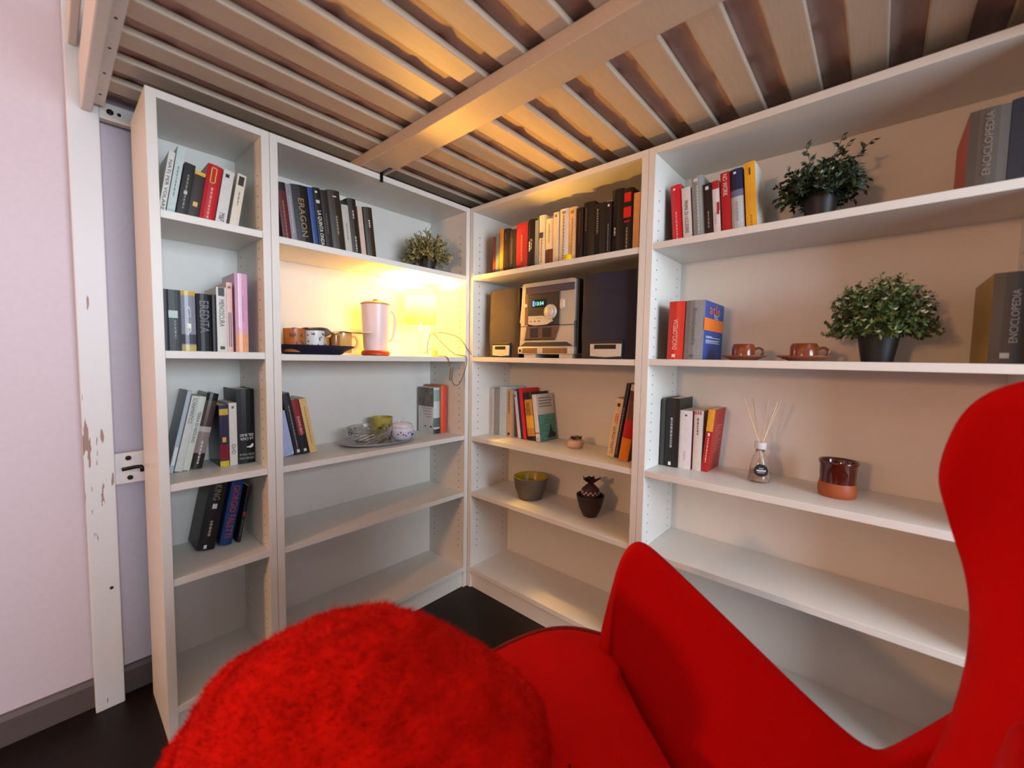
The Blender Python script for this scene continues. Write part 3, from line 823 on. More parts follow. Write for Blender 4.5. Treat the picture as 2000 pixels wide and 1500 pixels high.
b.obj('lamp_shade', shade_m, lamp)
b = MB(); b.lathe([(.006, .215), (.014, .218), (.014, .250), (.010, .252)], n=16); b.obj('socket', mat('#E6E0D4', .4, .02), lamp)
b = MB(); b.lathe([(.010, .252), (.016, .265), (.024, .285), (.025, .300), (.018, .318), (.004, .325)], n=20)
bulb_m = bpy.data.materials.new('lit_bulb'); bulb_m.use_nodes = True
nt = bulb_m.node_tree; nt.nodes.clear()
bo_ = nt.nodes.new('ShaderNodeOutputMaterial'); be_ = nt.nodes.new('ShaderNodeEmission'); bt_ = nt.nodes.new('ShaderNodeBsdfTransparent'); ba_ = nt.nodes.new('ShaderNodeAddShader')
be_.inputs[0].default_value = (1, .62, .2, 1); be_.inputs[1].default_value = 25
nt.links.new(be_.outputs[0], ba_.inputs[0]); nt.links.new(bt_.outputs[0], ba_.inputs[1]); nt.links.new(ba_.outputs[0], bo_.inputs[0])
b.obj('bulb', bulb_m, lamp)
ld = bpy.data.lights.new('lamp_light', 'POINT'); ld.energy = 46; ld.color = (1.0, .50, .06); ld.shadow_soft_size = .02
lo = bpy.data.objects.new('lamp_light', ld); COL.objects.link(lo); lo.location = (LX, LY, LZ + .298)
# cable with inline switch
cord = thing('lamp_cord', 'thin brown lamp cord looping over the shelf edge by the corner', 'cord', (LX, LY, LZ))
b = MB()
def smooth_path(ps, n=6):
    ps = [Vector(p) for p in ps]
    outp = []
    for i in range(len(ps) - 1):
        p0 = ps[max(i - 1, 0)]; p1 = ps[i]; p2 = ps[i + 1]; p3 = ps[min(i + 2, len(ps) - 1)]
        for k in range(n):
            tt = k / n
            outp.append(0.5 * ((2 * p1) + (p2 - p0) * tt + (2 * p0 - 5 * p1 + 4 * p2 - p3) * tt ** 2 + (3 * p1 - p0 - 3 * p2 + p3) * tt ** 3))
    outp.append(ps[-1])
    return outp
pth = [(.05, .0, .006), (.05, -.06, .004), (.06, -.112, .004), (.075, -.128, -.01), (.085, -.134, -.05)]
b.tube(smooth_path(pth), .0022)
b.tube(smooth_path([(.094, -.136, -.118), (.105, -.138, -.14), (.135, -.138, -.142), (.165, -.137, -.10), (.19, -.135, -.04), (.195, -.126, .003), (.15, -.09, .015), (.10, -.05, .07), (.06, -.02, .12), (.055, .0, .10), (.05, .01, .05), (.05, .01, .006)]), .0022)
b.tube(smooth_path([(.06, -.02, .12), (.11, -.04, .125), (.17, -.10, .10), (.205, -.13, .04), (.232, -.150, .004), (.26, -.165, .003), (.31, -.19, .003)]), .0020)
b.tube(smooth_path([(.03, .03, .004), (.07, .06, .02), (.12, .05, .05), (.15, .0, .03), (.12, -.04, .004), (.08, -.02, .004)]), .0020)
b.obj('cable', mat('#6A5638', .5, .05), cord)
b = MB(); b.box(-.008, .008, -.006, .006, -.035, .035); sw = b.obj('switch', mat('#7A6A52', .45, .03), cord, bevel=.004); sw.location = (.089, -.136, -.084); sw.rotation_euler = (0, .12, 0)
b = MB(); b.box(.078, .098, -.015, .005, .004, .03); b.tube([(.083, -.005, .03), (.083, -.005, .05)], .002); b.tube([(.093, -.005, .03), (.093, -.005, .05)], .002)
b.obj('plug', mat('#B0955A', .5, .03), cord)

# ------------------------------------------------------------------ jug
jug = thing('jug', 'pale pink jug with an orange red lid and foot left of the lamp', 'jug', (-.472, .12, UZ[2][1]))
b = MB(); b.lathe([(.052, .022), (.056, .06), (.061, .15), (.064, .232)], n=40, cap=True); b.obj('body', mat('#E6D3D6', .3, .02), jug, sharp=50)
b = MB(); b.lathe([(.054, 0), (.064, .004), (.064, .016), (.056, .024)], n=40); b.obj('foot', mat('#C2421C', .35, .03), jug, sharp=50)
b = MB(); b.lathe([(.066, .232), (.067, .238), (.050, .246), (.014, .249), (.012, .258), (.006, .260)], n=40); b.obj('lid', mat('#D08A5A', .35, .03), jug, sharp=50)
b = MB(); b.tube(smooth_path([(.060, -.006, .215), (.088, -.012, .200), (.094, -.012, .15), (.082, -.010, .085), (.056, -.006, .065)]), .008); b.obj('handle', mat('#E6D0C8', .3, .02), jug)

# ------------------------------------------------------------------ tray with mugs
TZ = UZ[2][1]
TX, TY = -.742, .150
b = MB()
b.lathe([(.105, 0), (.112, .002), (.150, .024), (.168, .034), (.170, .038), (.164, .036), (.108, .008)], n=64, sx=1.0, sy=.78)
o = b.obj('serving_tray', mat('#1E1A38', .35, .04), sharp=50); o.location = (TX, TY, TZ)
tag(o, 'dark navy oval tray carrying mugs at the left of the lamp shelf', 'tray')


def mug(name, label, x, y, z, r, h, colr, handle=None, taper=.92, rough=.3, wall=.003, group=None, cat='mug'):
    t = thing(name, label, cat, (x, y, z), group=group)
    bb = MB(); bb.lathe([(r * taper, 0), (r * (taper + .03), .004), (r, h), (r - wall, h), (r * taper - wall, .006), (.001, .006)], n=36, cap=False)
    bb.lathe([(r * taper, 0), (.0005, 0)], n=36, cap=False)
    bb.obj('body', colr, t, sharp=50)
    if handle is not None:
        a = handle
        ca, sa = math.cos(a), math.sin(a)
        pts = [(r * .95, h * .82), (r * 1.35, h * .80), (r * 1.55, h * .55), (r * 1.35, h * .28), (r * .93, h * .24)]
        hb = MB(); hb.tube(smooth_path([(p[0] * ca, p[0] * sa, p[1]) for p in pts]), r * .11)
        hb.obj('handle', colr, t)
    return t


tz = TZ + .009
m1 = mug('mug', 'orange brown mug at the left end of the navy tray', -.832, .112, tz, .040, .092, mat('#B4682F', .3, .08))
lettering('NARA', .05, .016, (-.006, -.0385, .066), mat('#2A160C', .4, 0), m1, 'h')
b = MB()
for i in range(14):
    a = 2 * math.pi * i / 14; a2 = 2 * math.pi * (i + 1) / 14
    b.add([(.006 + .014 * math.cos(a), -.0385, .032 + .014 * math.sin(a)), (.006 + .014 * math.cos(a2), -.0385, .032 + .014 * math.sin(a2)), (.006 + .011 * math.cos(a2), -.0385, .032 + .011 * math.sin(a2)), (.006 + .011 * math.cos(a), -.0385, .032 + .011 * math.sin(a))], [(0, 1, 2, 3)])
b.obj('emblem', mat('#2A160C', .4, 0), m1, fix=False)
m2 = mug('mug', 'white mug with small blue marks on the navy tray', -.757, .102, tz, .038, .088, mat('#E8E2DC', .3, .02))
b = MB(); rnd = random.Random(5)
for i in range(22):
    a = -math.pi / 2 + rnd.uniform(-1.1, 1.1); zz = rnd.uniform(.014, .076)
    cx, cy = .0388 * math.cos(a), .0388 * math.sin(a)
    tx, ty = -math.sin(a), math.cos(a)
    s_ = .0045
    b.add([(cx + tx * s_, cy + ty * s_, zz), (cx, cy, zz + .006), (cx - tx * s_ * .5, cy - ty * s_ * .5, zz + .002), (cx, cy, zz - .003)], [(0, 1, 2, 3)])
b.obj('print', mat('#3A4A5E', .4, 0), m2, fix=False)
m3 = mug('mug', 'small brown mug with a bear print between the tray mugs', -.700, .150, tz, .030, .066, mat('#C08A4A', .35, .06))
b = MB(); b.lathe([(.009, 0), (.009, .0006)], n=12); o = b.obj('print', mat('#4A2414', .5, 0), m3); o.rotation_euler = (math.pi / 2, 0, -.3); o.location = (-.006, -.0290, .026)
m4 = mug('mug', 'amber glass mug with a handle at the right of the tray', -.630, .128, tz, .042, .088, mat('#E8B060', .15, .03, coat=.5), handle=-.25)
m5 = mug('drinking_glass', 'small brown drinking glass beside the amber mug on the tray', -.672, .100, tz, .018, .074, mat('#A8682E', .12, .05, coat=.5), cat='glass')
# paper napkin over the mugs
b = MB(); rows = []
for j in range(13):
    row = []
    for i in range(33):
        fx = i / 32; fy = j / 12
        x = -.80 + .27 * fx; y = .045 + .19 * fy
        z = tz + .093 + .006 * math.sin(fx * 7 + fy * 2) - .020 * math.exp(-((x + .700) / .022) ** 2) - .008 * max(0, fx - .75) * 4 + .003 * math.sin(fy * 9)
        row.append((x, y, z))
    rows.append(row)
b.grid(rows); b.grid([[(p[0], p[1], p[2] + .0008) for p in r] for r in rows])
o = b.obj('paper_napkin', mat('#E6D8C6', .7, .03), fix=False)
tag(o, 'thin pale paper napkin laid over the mugs on the tray', 'napkin')

# ------------------------------------------------------------------ platter, crystal bowl, cup, sugar pot
PZ = UZ[2][2]
PX, PY = -.440, .150
b = MB(); b.lathe([(.11, 0), (.12, .001), (.165, .010), (.182, .016), (.183, .019), (.165, .014), (.12, .006), (.001, .005)], n=64, sx=1.05, sy=.72, cap=False)
o = b.obj('platter', mat('#B9B9C2', .25, .03, metal=.35), sharp=60); o.location = (PX, PY, PZ)
tag(o, 'silver oval platter under the glass bowl and sugar pot', 'platter')
gl = bpy.data.materials.new('cut_glass'); gl.use_nodes = True
gb = gl.node_tree.nodes['Principled BSDF']
gb.inputs['Base Color'].default_value = (1, 1, 1, 1); gb.inputs['Transmission Weight'].default_value = 1.0; gb.inputs['Roughness'].default_value = 0.0; gb.inputs['IOR'].default_value = 1.35
gnz = gl.node_tree.nodes.new('ShaderNodeTexNoise'); gnz.inputs['Scale'].default_value = 90
gbm = gl.node_tree.nodes.new('ShaderNodeBump'); gbm.inputs['Strength'].default_value = .1
gl.node_tree.links.new(gnz.outputs['Fac'], gbm.inputs['Height']); gl.node_tree.links.new(gbm.outputs['Normal'], gb.inputs['Normal'])
b = MB()
n = 36
outer_p = [(.060 + .038 * math.sin(q / 9 * 1.5), .004 + .064 * q / 9) for q in range(10)]
prof = [(.045, .0)] + outer_p + [(.100, .076), (.1005, .082), (.096, .082), (.092, .066), (.078, .032), (.050, .010), (.001, .009)]
k0 = len(b.v)
for j, (r, z) in enumerate(prof):
    for i in range(n):
        a = 2 * math.pi * (i + .5 * (j % 2) * (1 <= j <= 10)) / n
        rr = r * (1 + (.045 if (1 <= j <= 9 and (i + j) % 2) else 0))
        b.v.append((rr * math.cos(a), rr * math.sin(a), z))
for j in range(len(prof) - 1):
    for i in range(n):
        i2 = (i + 1) % n
        q4 = (k0 + j * n + i, k0 + j * n + i2, k0 + (j + 1) * n + i2, k0 + (j + 1) * n + i)
        for tri in ((q4[0], q4[1], q4[2]), (q4[0], q4[2], q4[3])):
            b.f.append(tri); b.mi.append(0); b.sm.append(False)
b.f.append(tuple(k0 + i for i in reversed(range(n)))); b.mi.append(0); b.sm.append(False)
o = b.obj('glass_bowl', gl); o.location = (-.502, .118, PZ + .0065)
tag(o, 'cut glass bowl on the silver platter', 'bowl')
cup = mug('cup', 'olive yellow cup with a black mountain print behind the glass bowl', -.392, .205, PZ + .008, .052, .105, mat('#B3A24A', .35, .06), taper=.86)
b = MB()
for i, (x0, hgt) in enumerate(((-.042, .014), (-.026, .024), (-.008, .014), (.006, .018))):
    b.add([(x0, -.0515 + abs(x0) * .35, .050), (x0 + .018, -.0515 + abs(x0 + .018) * .35, .050), (x0 + .009, -.0515 + abs(x0 + .009) * .3, .050 + hgt)], [(0, 1, 2)])
b.obj('print', mat('#2A2618', .5, 0), cup, fix=False)
sp = thing('sugar_pot', 'small white lidded sugar pot with blue flowers on the platter', 'sugar pot', (-.342, .105, PZ + .0085))
b = MB(); b.lathe([(.034, 0), (.044, .004), (.055, .030), (.056, .052), (.052, .062), (.048, .064)], n=40); b.obj('body', mat('#DAD8E4', .2, .02), sp)
b = MB(); b.lathe([(.053, .063), (.054, .066), (.046, .078), (.024, .086), (.010, .088)], n=40); b.obj('lid', mat('#D8D6E0', .2, .02), sp)
b = MB(); b.tube(smooth_path([(-.018, 0, .084), (-.016, 0, .099), (0, 0, .104), (.016, 0, .099), (.018, 0, .084)]), .0035); b.obj('knob', mat('#D8D6E0', .2, .02), sp)
b = MB(); rnd = random.Random(2)
for i in range(9):
    a = -math.pi / 2 - .9 + .22 * i; zz = .034 + .008 * math.sin(i * 1.7)
    b.lathe([(.0035 + .003 * (i == 6), 0), (.0035 + .003 * (i == 6), .001)], n=8, smooth=False)
    for vi in range(len(b.v) - 16, len(b.v)):
        x, y, z = b.v[vi]
        b.v[vi] = ((.0562 + z) * math.cos(a) - x * math.sin(a), (.0562 + z) * math.sin(a) + x * math.cos(a), zz + y)
b.obj('flower_print', mat('#2F3A7A', .4, 0), sp, fix=False)

# ------------------------------------------------------------------ stereo system on shelf 2 of the third bookcase
SZ = UZ[3][1]
loc, rz = at(3, .312, .045, SZ)
st = thing('stereo', 'silver mini stereo with a dark display panel between its two speakers', 'stereo', loc, rz)
SILV = mat('#B9B4AC', .3, .03, metal=.55)
SILV2 = mat('#C9C2B4', .3, .03, metal=.3)
DKP = mat('#2B2428', .3, .05)
SW, SH_ = .322, .352
b = MB(); b.box(0, SW, .02, .235, .022, SH_); b.obj('case', mat('#3A4044', .4, .04), st, bevel=.004)
b = MB()   # front fascia with waisted outline
b.prism([(.0, .030), (.004, .10), (.006, .165), (.0, .168), (.010, .26), (.014, .345), (.022, .352), (SW - .016, .352), (SW - .006, .345), (SW - .006, .168), (SW - .012, .160), (SW - .010, .06), (SW - .004, .030)], .0, .022, axis='y')
b.obj('front_panel', SILV, st, bevel=.0015)
b = MB(); b.box(.036, SW - .010, -.004, .002, .300, .333); b.obj('disc_drawer', mat('#4A444E', .25, .04), st, bevel=.003)
b = MB(); b.box(.034, .052, -.003, .002, .155, .292); b.box(.036, .236, -.0035, .002, .292, .302); b.obj('trim_strip', mat('#6A4A38', .3, .04), st)
b = MB(); b.prism([(.052, .150), (.238, .150), (.238, .300), (.052, .300)], -.006, .002, axis='y'); b.obj('control_panel', DKP, st, bevel=.004)
b = MB(); b.box(.080, .168, -.0075, -.005, .235, .272); b.obj('display', mat('#0E1A20', .15, 0), st, bevel=.001)
lettering('13:54', .046, .016, (.126, -.0082, .252), mat('#7AE8C8', .4, 0, emit='#6FF0C8', emit_strength=2.0), st, 'h', name='display_digits')
b = MB(); b.box(.084, .096, -.0080, -.0074, .240, .266); b.obj('display_bar', mat('#5A8ACB', .4, 0, emit='#4A86D8', emit_strength=.8), st)
b = MB(); b.lathe([(.034, 0), (.034, .010), (.031, .013), (.021, .013), (.020, .017), (.012, .019), (.001, .019)], n=40); kn = b.obj('volume_knob', SILV2, st, sharp=40); kn.rotation_euler = (math.pi / 2, 0, 0); kn.location = (.190, -.004, .210)
b = MB(); b.prism([(.062, .158), (.100, .150), (.170, .153), (.205, .168), (.196, .180), (.150, .195), (.062, .196)], -.012, -.004, axis='y'); kp = b.obj('button_panel', SILV2, st, bevel=.002)
b = MB()
for i in range(3):
    b.box(.074 + .024 * i, .084 + .024 * i, -.0128, -.0118, .168, .173)
b.box(.066, .150, -.0126, -.0118, .1835, .1845)
b.obj('button_mark', mat('#5A5248', .5, 0), kp)
b = MB(); b.box(.030, .048, -.006, .0, .240, .256); b.obj('power_button', SILV2, st, bevel=.002)
b = MB(); b.prism([(.246, .215), (.262, .225), (.262, .260), (.246, .268), (.240, .262), (.240, .222)], -.008, .002, axis='y'); b.obj('microphone_knob', SILV2, st, bevel=.002)
b = MB(); b.box(.002, SW - .006, -.0012, .0, .1475, .1505); b.obj('seam', DARKHOLE, st)
b = MB(); b.prism([(.036, .088), (.214, .088), (.236, .146), (.046, .146)], -.005, .002, axis='y'); b.obj('cassette_bay', mat('#5A4238', .25, .06), st, bevel=.002)
for x in (.070, .142):
    b = MB(); b.box(x, x + .052, -.0065, -.004, .096, .138); b.obj('cassette_window', mat('#2A2020', .12, .1), st, bevel=.002)
b = MB(); b.box(.036, .214, -.006, -.004, .083, .088); b.obj('cassette_lip', DARKHOLE, st)
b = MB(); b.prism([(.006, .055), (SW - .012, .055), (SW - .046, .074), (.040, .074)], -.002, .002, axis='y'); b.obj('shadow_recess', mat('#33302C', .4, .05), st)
b = MB(); b.box(-.002, SW - .004, -.010, .10, .018, .052); fb = b.obj('foot_panel', SILV2, st, bevel=.004)
for x0, x1 in ((.030, .118), (.150, .286)):
    b = MB(); b.box(x0, x1, -.0115, -.009, .022, .046); b.obj('grille', mat('#7A5A34', .4, .25, 90), fb)
b = MB(); b.lathe([(.006, 0), (.006, .003)], n=14); hb_ = b.obj('headphone_jack', DARKHOLE, fb); hb_.rotation_euler = (math.pi / 2, 0, 0); hb_.location = (.014, -.010, .034)
b = MB()
for x0 in (.030, .236):
    b.box(x0, x0 + .07, .0, .21, .0, .02)
b.obj('foot', SILV2, st, bevel=.002)


def speaker(label, s, d, w, h, cloth, front):
    loc, rz = at(3, s, d, SZ)
    t = thing('speaker', label, 'speaker', loc, rz, group='stereo speakers')
    b = MB(); b.box(.004, w - .004, .012, min(.22, DEP - .02 - d), 0, h); b.obj('cabinet', mat('#1A1A1E', .5, .04), t, bevel=.004)
    rows = []
    for j in range(25):
        z = h * j / 24
        fz = j / 24
        half = w / 2 * (.93 + .07 * math.cos((fz - .38) * 4.2)) - .002
        row = []
        for i in range(13):
            u_ = -1 + i / 6
            row.append((w / 2 + half * u_, .012 - .016 * (1 - u_ * u_ * u_ * u_) * (1 - .35 * (fz > .72)), max(.002, z)))
        rows.append(row)
    b = MB(); b.grid(rows)
    b.grid([[(p[0], .0125, p[2]) for p in r] for r in rows])
    b.obj('cloth_grille', cloth, t)
    b = MB(); x0, x1 = w * .22, w * .80
    b.prism([(x0, .002), (x1, .002), (x1, h * .215), (x0, h * .215)], -.010, .010, axis='y'); b.obj('port_recess', mat('#1C1820', .5, .04), t, bevel=.002)
    b = MB()
    b.prism([(x0 + .006, h * .03), (w / 2, h * .018), (x1 - .006, h * .03), (x1 - .004, h * .175), (x0 + .006, h * .175)], -.018, -.008, axis='y')
    b.obj('port_bezel', front, t, bevel=.003)
    b = MB(); b.box(x0 + .026, x1 - .026, -.0195, -.017, h * .115, h * .165); b.obj('port_slot', DARKHOLE, t, bevel=.001)
    return t


speaker('left speaker of the stereo, cloth front coloured as if warmed by the lamp', .078, .060, .214, .345, mat('#4A423E', .85, .10, 400, bump=.2), SILV2)  # the two cloth colours carry lamp warmth here and shade on the right speaker
speaker('right speaker of the stereo, cloth front coloured dark blue as if in shadow', .664, .030, .258, .352, mat('#26263A', .85, .10, 400, bump=.2), SILV2)

# ------------------------------------------------------------------ small items, third bookcase
loc, _ = at(3, .570, .165, UZ[3][2])
pt = thing('flower_pot', 'tiny white pot of purple succulents on the shelf below the stereo', 'flower pot', loc)
b = MB(); b.lathe([(.024, 0), (.034, .004), (.040, .022), (.038, .036), (.032, .042), (.028, .040), (.001, .038)], n=32, cap=False); b.lathe([(.024, 0), (.0005, 0)], n=32, cap=False); b.obj('pot', mat('#C9A794', .4, .08, 25), pt)
b = MB(); rnd = random.Random(4)
for c in range(9):
    cx, cy = rnd.uniform(-.022, .022), rnd.uniform(-.022, .022)
    for kx in range(7):
        a = 2 * math.pi * kx / 7 + c; r = .011
        b.add([(cx, cy, .040), (cx + r * .6 * math.cos(a + .4), cy + r * .6 * math.sin(a + .4), .047), (cx + r * math.cos(a), cy + r * math.sin(a), .056 + rnd.uniform(0, .004)), (cx + r * .6 * math.cos(a - .4), cy + r * .6 * math.sin(a - .4), .047)], [(0, 1, 2, 3)], c % 3 == 0)
so = b.obj('succulent', [mat('#5A2438', .5, .2), mat('#6B6A3A', .5, .2)], pt, fix=False); so['kind'] = 'stuff'

loc, _ = at(3, .315, .150, UZ[3][3])
bw = thing('bowl', 'grey stoneware bowl glazed yellow inside', 'bowl', loc)
b = MB(); b.lathe([(.055, 0), (.060, .003), (.080, .055), (.088, .105), (.0885, .114)], n=48, cap=False); b.lathe([(.055, 0), (.0005, 0)], n=48, cap=False); b.obj('outside', mat('#5A5046', .55, .12, 30, stretch=(1, 1, 6)), bw)
b = MB(); b.lathe([(.0885, .114), (.085, .116), (.082, .112), (.076, .058), (.056, .010), (.001, .008)], n=48, cap=False); b.obj('glaze', mat('#A8931A', .25, .05), bw)

loc, _ = at(3, .668, .150, UZ[3][3])
pl = thing('planter', 'dark brown bowl holding a patterned cloth pouch', 'planter', loc)
b = MB(); b.lathe([(.026, 0), (.032, .003), (.050, .040), (.060, .080), (.063, .094), (.064, .100), (.060, .101), (.056, .090), (.044, .050), (.001, .040)], n=40, cap=False); b.lathe([(.026, 0), (.0005, 0)], n=40, cap=False); b.obj('bowl', mat('#33241E', .45, .08), pl)
po = thing('cloth_pouch', 'small tied pouch, white patterned with a dark ruffled top, in the brown bowl', 'pouch', (loc[0], loc[1], loc[2] + .052))
b = MB(); b.lathe([(.022, .012), (.036, .028), (.043, .052), (.038, .076), (.020, .094), (.010, .100)], n=32); b.obj('pouch', mat('#4A2E34', .6, .2, 60), po)
b = MB(); rnd = random.Random(8)
for i in range(26):
    a = 2 * math.pi * i / 26; zz = .058 + .008 * (i % 2)
    r = .0435
    for kx in range(3):
        aa = a + kx * .06
        b.add([(r * math.cos(aa) , r * math.sin(aa), zz - .003), (r * math.cos(aa + .05), r * math.sin(aa + .05), zz), (r * math.cos(aa), r * math.sin(aa), zz + .004 + .002 * kx), (r * math.cos(aa - .05), r * math.sin(aa - .05), zz)], [(0, 1, 2, 3)])
b.obj('pattern', mat('#D8C8C4', .6, 0), po, fix=False)
b = MB()
rows = []
for j, (r, z) in enumerate(((.009, .096), (.010, .102), (.022, .114), (.034, .124))):
    rows.append([(r * (1 + (.35 * math.sin(5 * 2 * math.pi * i / 40) if j > 1 else 0)) * math.cos(2 * math.pi * i / 40), r * (1 + (.35 * math.sin(5 * 2 * math.pi * i / 40) if j > 1 else 0)) * math.sin(2 * math.pi * i / 40), z + (.006 * math.cos(7 * 2 * math.pi * i / 40) if j > 1 else 0)) for i in range(40)])
b.grid(rows, closed_u=True); b.obj('ruffle', mat('#3A1F2A', .6, .1), po)
b = MB(); b.lathe([(.0115, .094), (.013, .098), (.0115, .102)], n=20); b.obj('tie', mat('#2A1620', .6, .1), po)

# ------------------------------------------------------------------ wide bookcase items
CUPM = mat('#7A3A1C', .18, .12, 35, stretch=(4, 4, 1), coat=.4)
SAUM = mat('#8A4A2E', .25, .10, 30)
for s_, d_, r_, lab in ((1.277, .10, .070, 'left of the two, beside the blue-covered volume'), (1.448, .10, .075, 'right of the two, beside the potted plant')):
    loc, _ = at(4, s_, d_, UZ[4][1])
    k_ = r_ / .070
    b = MB(); b.lathe([(.036 * k_, 0), (.040 * k_, .002), (.064 * k_, .012), (.070 * k_, .015), (.069 * k_, .017), (.038 * k_, .006), (.001, .005)], n=48, cap=False); b.lathe([(.036 * k_, 0), (.0005, 0)], n=48, cap=False)
    o = b.obj('saucer', SAUM); o.location = loc
    tag(o, 'brown glazed saucer, ' + lab, 'saucer', 'brown saucers')
    t = thing('coffee_cup', 'brown glazed coffee cup, ' + lab, 'cup', (loc[0], loc[1], loc[2] + .0065), group='brown coffee cups')
    b = MB(); b.lathe([(.028 * k_, 0), (.035 * k_, .003), (.035 * k_, .040), (.030 * k_, .049), (.0275 * k_, .049), (.031 * k_, .040), (.031 * k_, .008), (.001, .006)], n=36, cap=False); b.lathe([(.028 * k_, 0), (.0005, 0)], n=36, cap=False); b.obj('body', CUPM, t, sharp=50)
    a = -1.75 + math.pi * 0
    dirv = Vector((math.cos(math.radians(-75)), math.sin(math.radians(-75)), 0))
    b = MB(); b.tube(smooth_path([tuple(dirv * p[0] * k_ + Vector((0, 0, p[1]))) for p in ((.033, .030), (.045, .036), (.056, .030), (.058, .020), (.050, .008), (.034, .008))]), .0038 * k_); b.obj('handle', CUPM, t)

loc, _ = at(4, 1.333, .156, UZ[4][2])
df = thing('reed_diffuser', 'glass reed diffuser with a black round label and five reeds', 'diffuser', loc)
gls = bpy.data.materials.new('clear_glass'); gls.use_nodes = True
g_ = gls.node_tree.nodes['Principled BSDF']; g_.inputs['Base Color'].default_value = (.95, .94, .92, 1); g_.inputs['Transmission Weight'].default_value = .95; g_.inputs['Roughness'].default_value = .03; g_.inputs['IOR'].default_value = 1.3
gn = gls.node_tree.nodes.new('ShaderNodeTexNoise'); gn.inputs['Scale'].default_value = 6.0
b = MB(); b.lathe([(.030, 0), (.0335, .003), (.034, .010), (.026, .070), (.020, .090), (.013, .102), (.0125, .116), (.0110, .116), (.0115, .102), (.018, .089), (.024, .070), (.031, .012), (.029, .005), (.001, .005)], n=40, cap=False); b.lathe([(.030, 0), (.0005, 0)], n=40, cap=False); b.obj('bottle', gls, df)
b = MB(); b.lathe([(.0295, .0055), (.0300, .012), (.0268, .040), (.001, .040)], n=32); b.obj('perfume', mat('#D9A87C', .1, .02, transmission=.7), df)
b = MB(); b.lathe([(.017, .116), (.0185, .118), (.0185, .138), (.016, .140), (.006, .140)], n=32); b.obj('cap', mat('#D8D4D8', .35, .02), df, sharp=40)
reeds = [(-.055, -.02, .29), (-.035, .02, .292), (.018, -.01, .288), (.050, .015, .287), (.046, -.02, .284)]
for rx, ry, rzz in reeds:
    # local: along shelf = -Y world
    b = MB(); b.tube([(-ry * .25, rx * .35, .012), (ry * 0 + .002, -rx * .12, .138), (ry, -rx, rzz)], .0019, n=6); b.obj('reed', mat('#DCC6A4', .6, .06), df)
e_ = MB(); e_.lathe([(.0215, 0), (.0215, .0012), (.020, .0016)], n=32); lo_ = e_.obj('paper_label', mat('#17151A', .5, 0), df)
fdir = Vector((-.9, -.35, 0)).normalized()
lo_.location = fdir * .0305 + Vector((0, 0, .046)); lo_.rotation_euler = fdir.to_track_quat('Z', 'Y').to_euler()
b = MB(); b.box(-.007, .007, .006, .008, .0017, .0021); b.box(-.014, .014, -.003, .002, .0017, .0021); b.box(-.011, .011, -.008, -.0065, .0017, .0021); b.obj('label_print', mat('#C9C6CC', .5, 0), lo_)

loc, _ = at(4, 1.549, .157, UZ[4][2])
mg = thing('clay_mug', 'reddish brown glazed clay beaker alone on the wide bookcase third shelf', 'mug', loc)
b = MB(); b.lathe([(.044, 0), (.048, .003), (.0505, .018), (.050, .034), (.0475, .045)], n=48, cap=False); b.lathe([(.044, 0), (.0005, 0)], n=48, cap=False); b.obj('clay_foot', mat('#A0522E', .5, .08, 25), mg)
b = MB(); b.lathe([(.0475, .045), (.0465, .055), (.0475, .080), (.0480, .098), (.0515, .107), (.0520, .111), (.0500, .113), (.0465, .106), (.0440, .080), (.0430, .010), (.001, .008)], n=48, cap=False); b.obj('glaze', mat('#4A1A12', .12, .15, 30, coat=.6), mg)


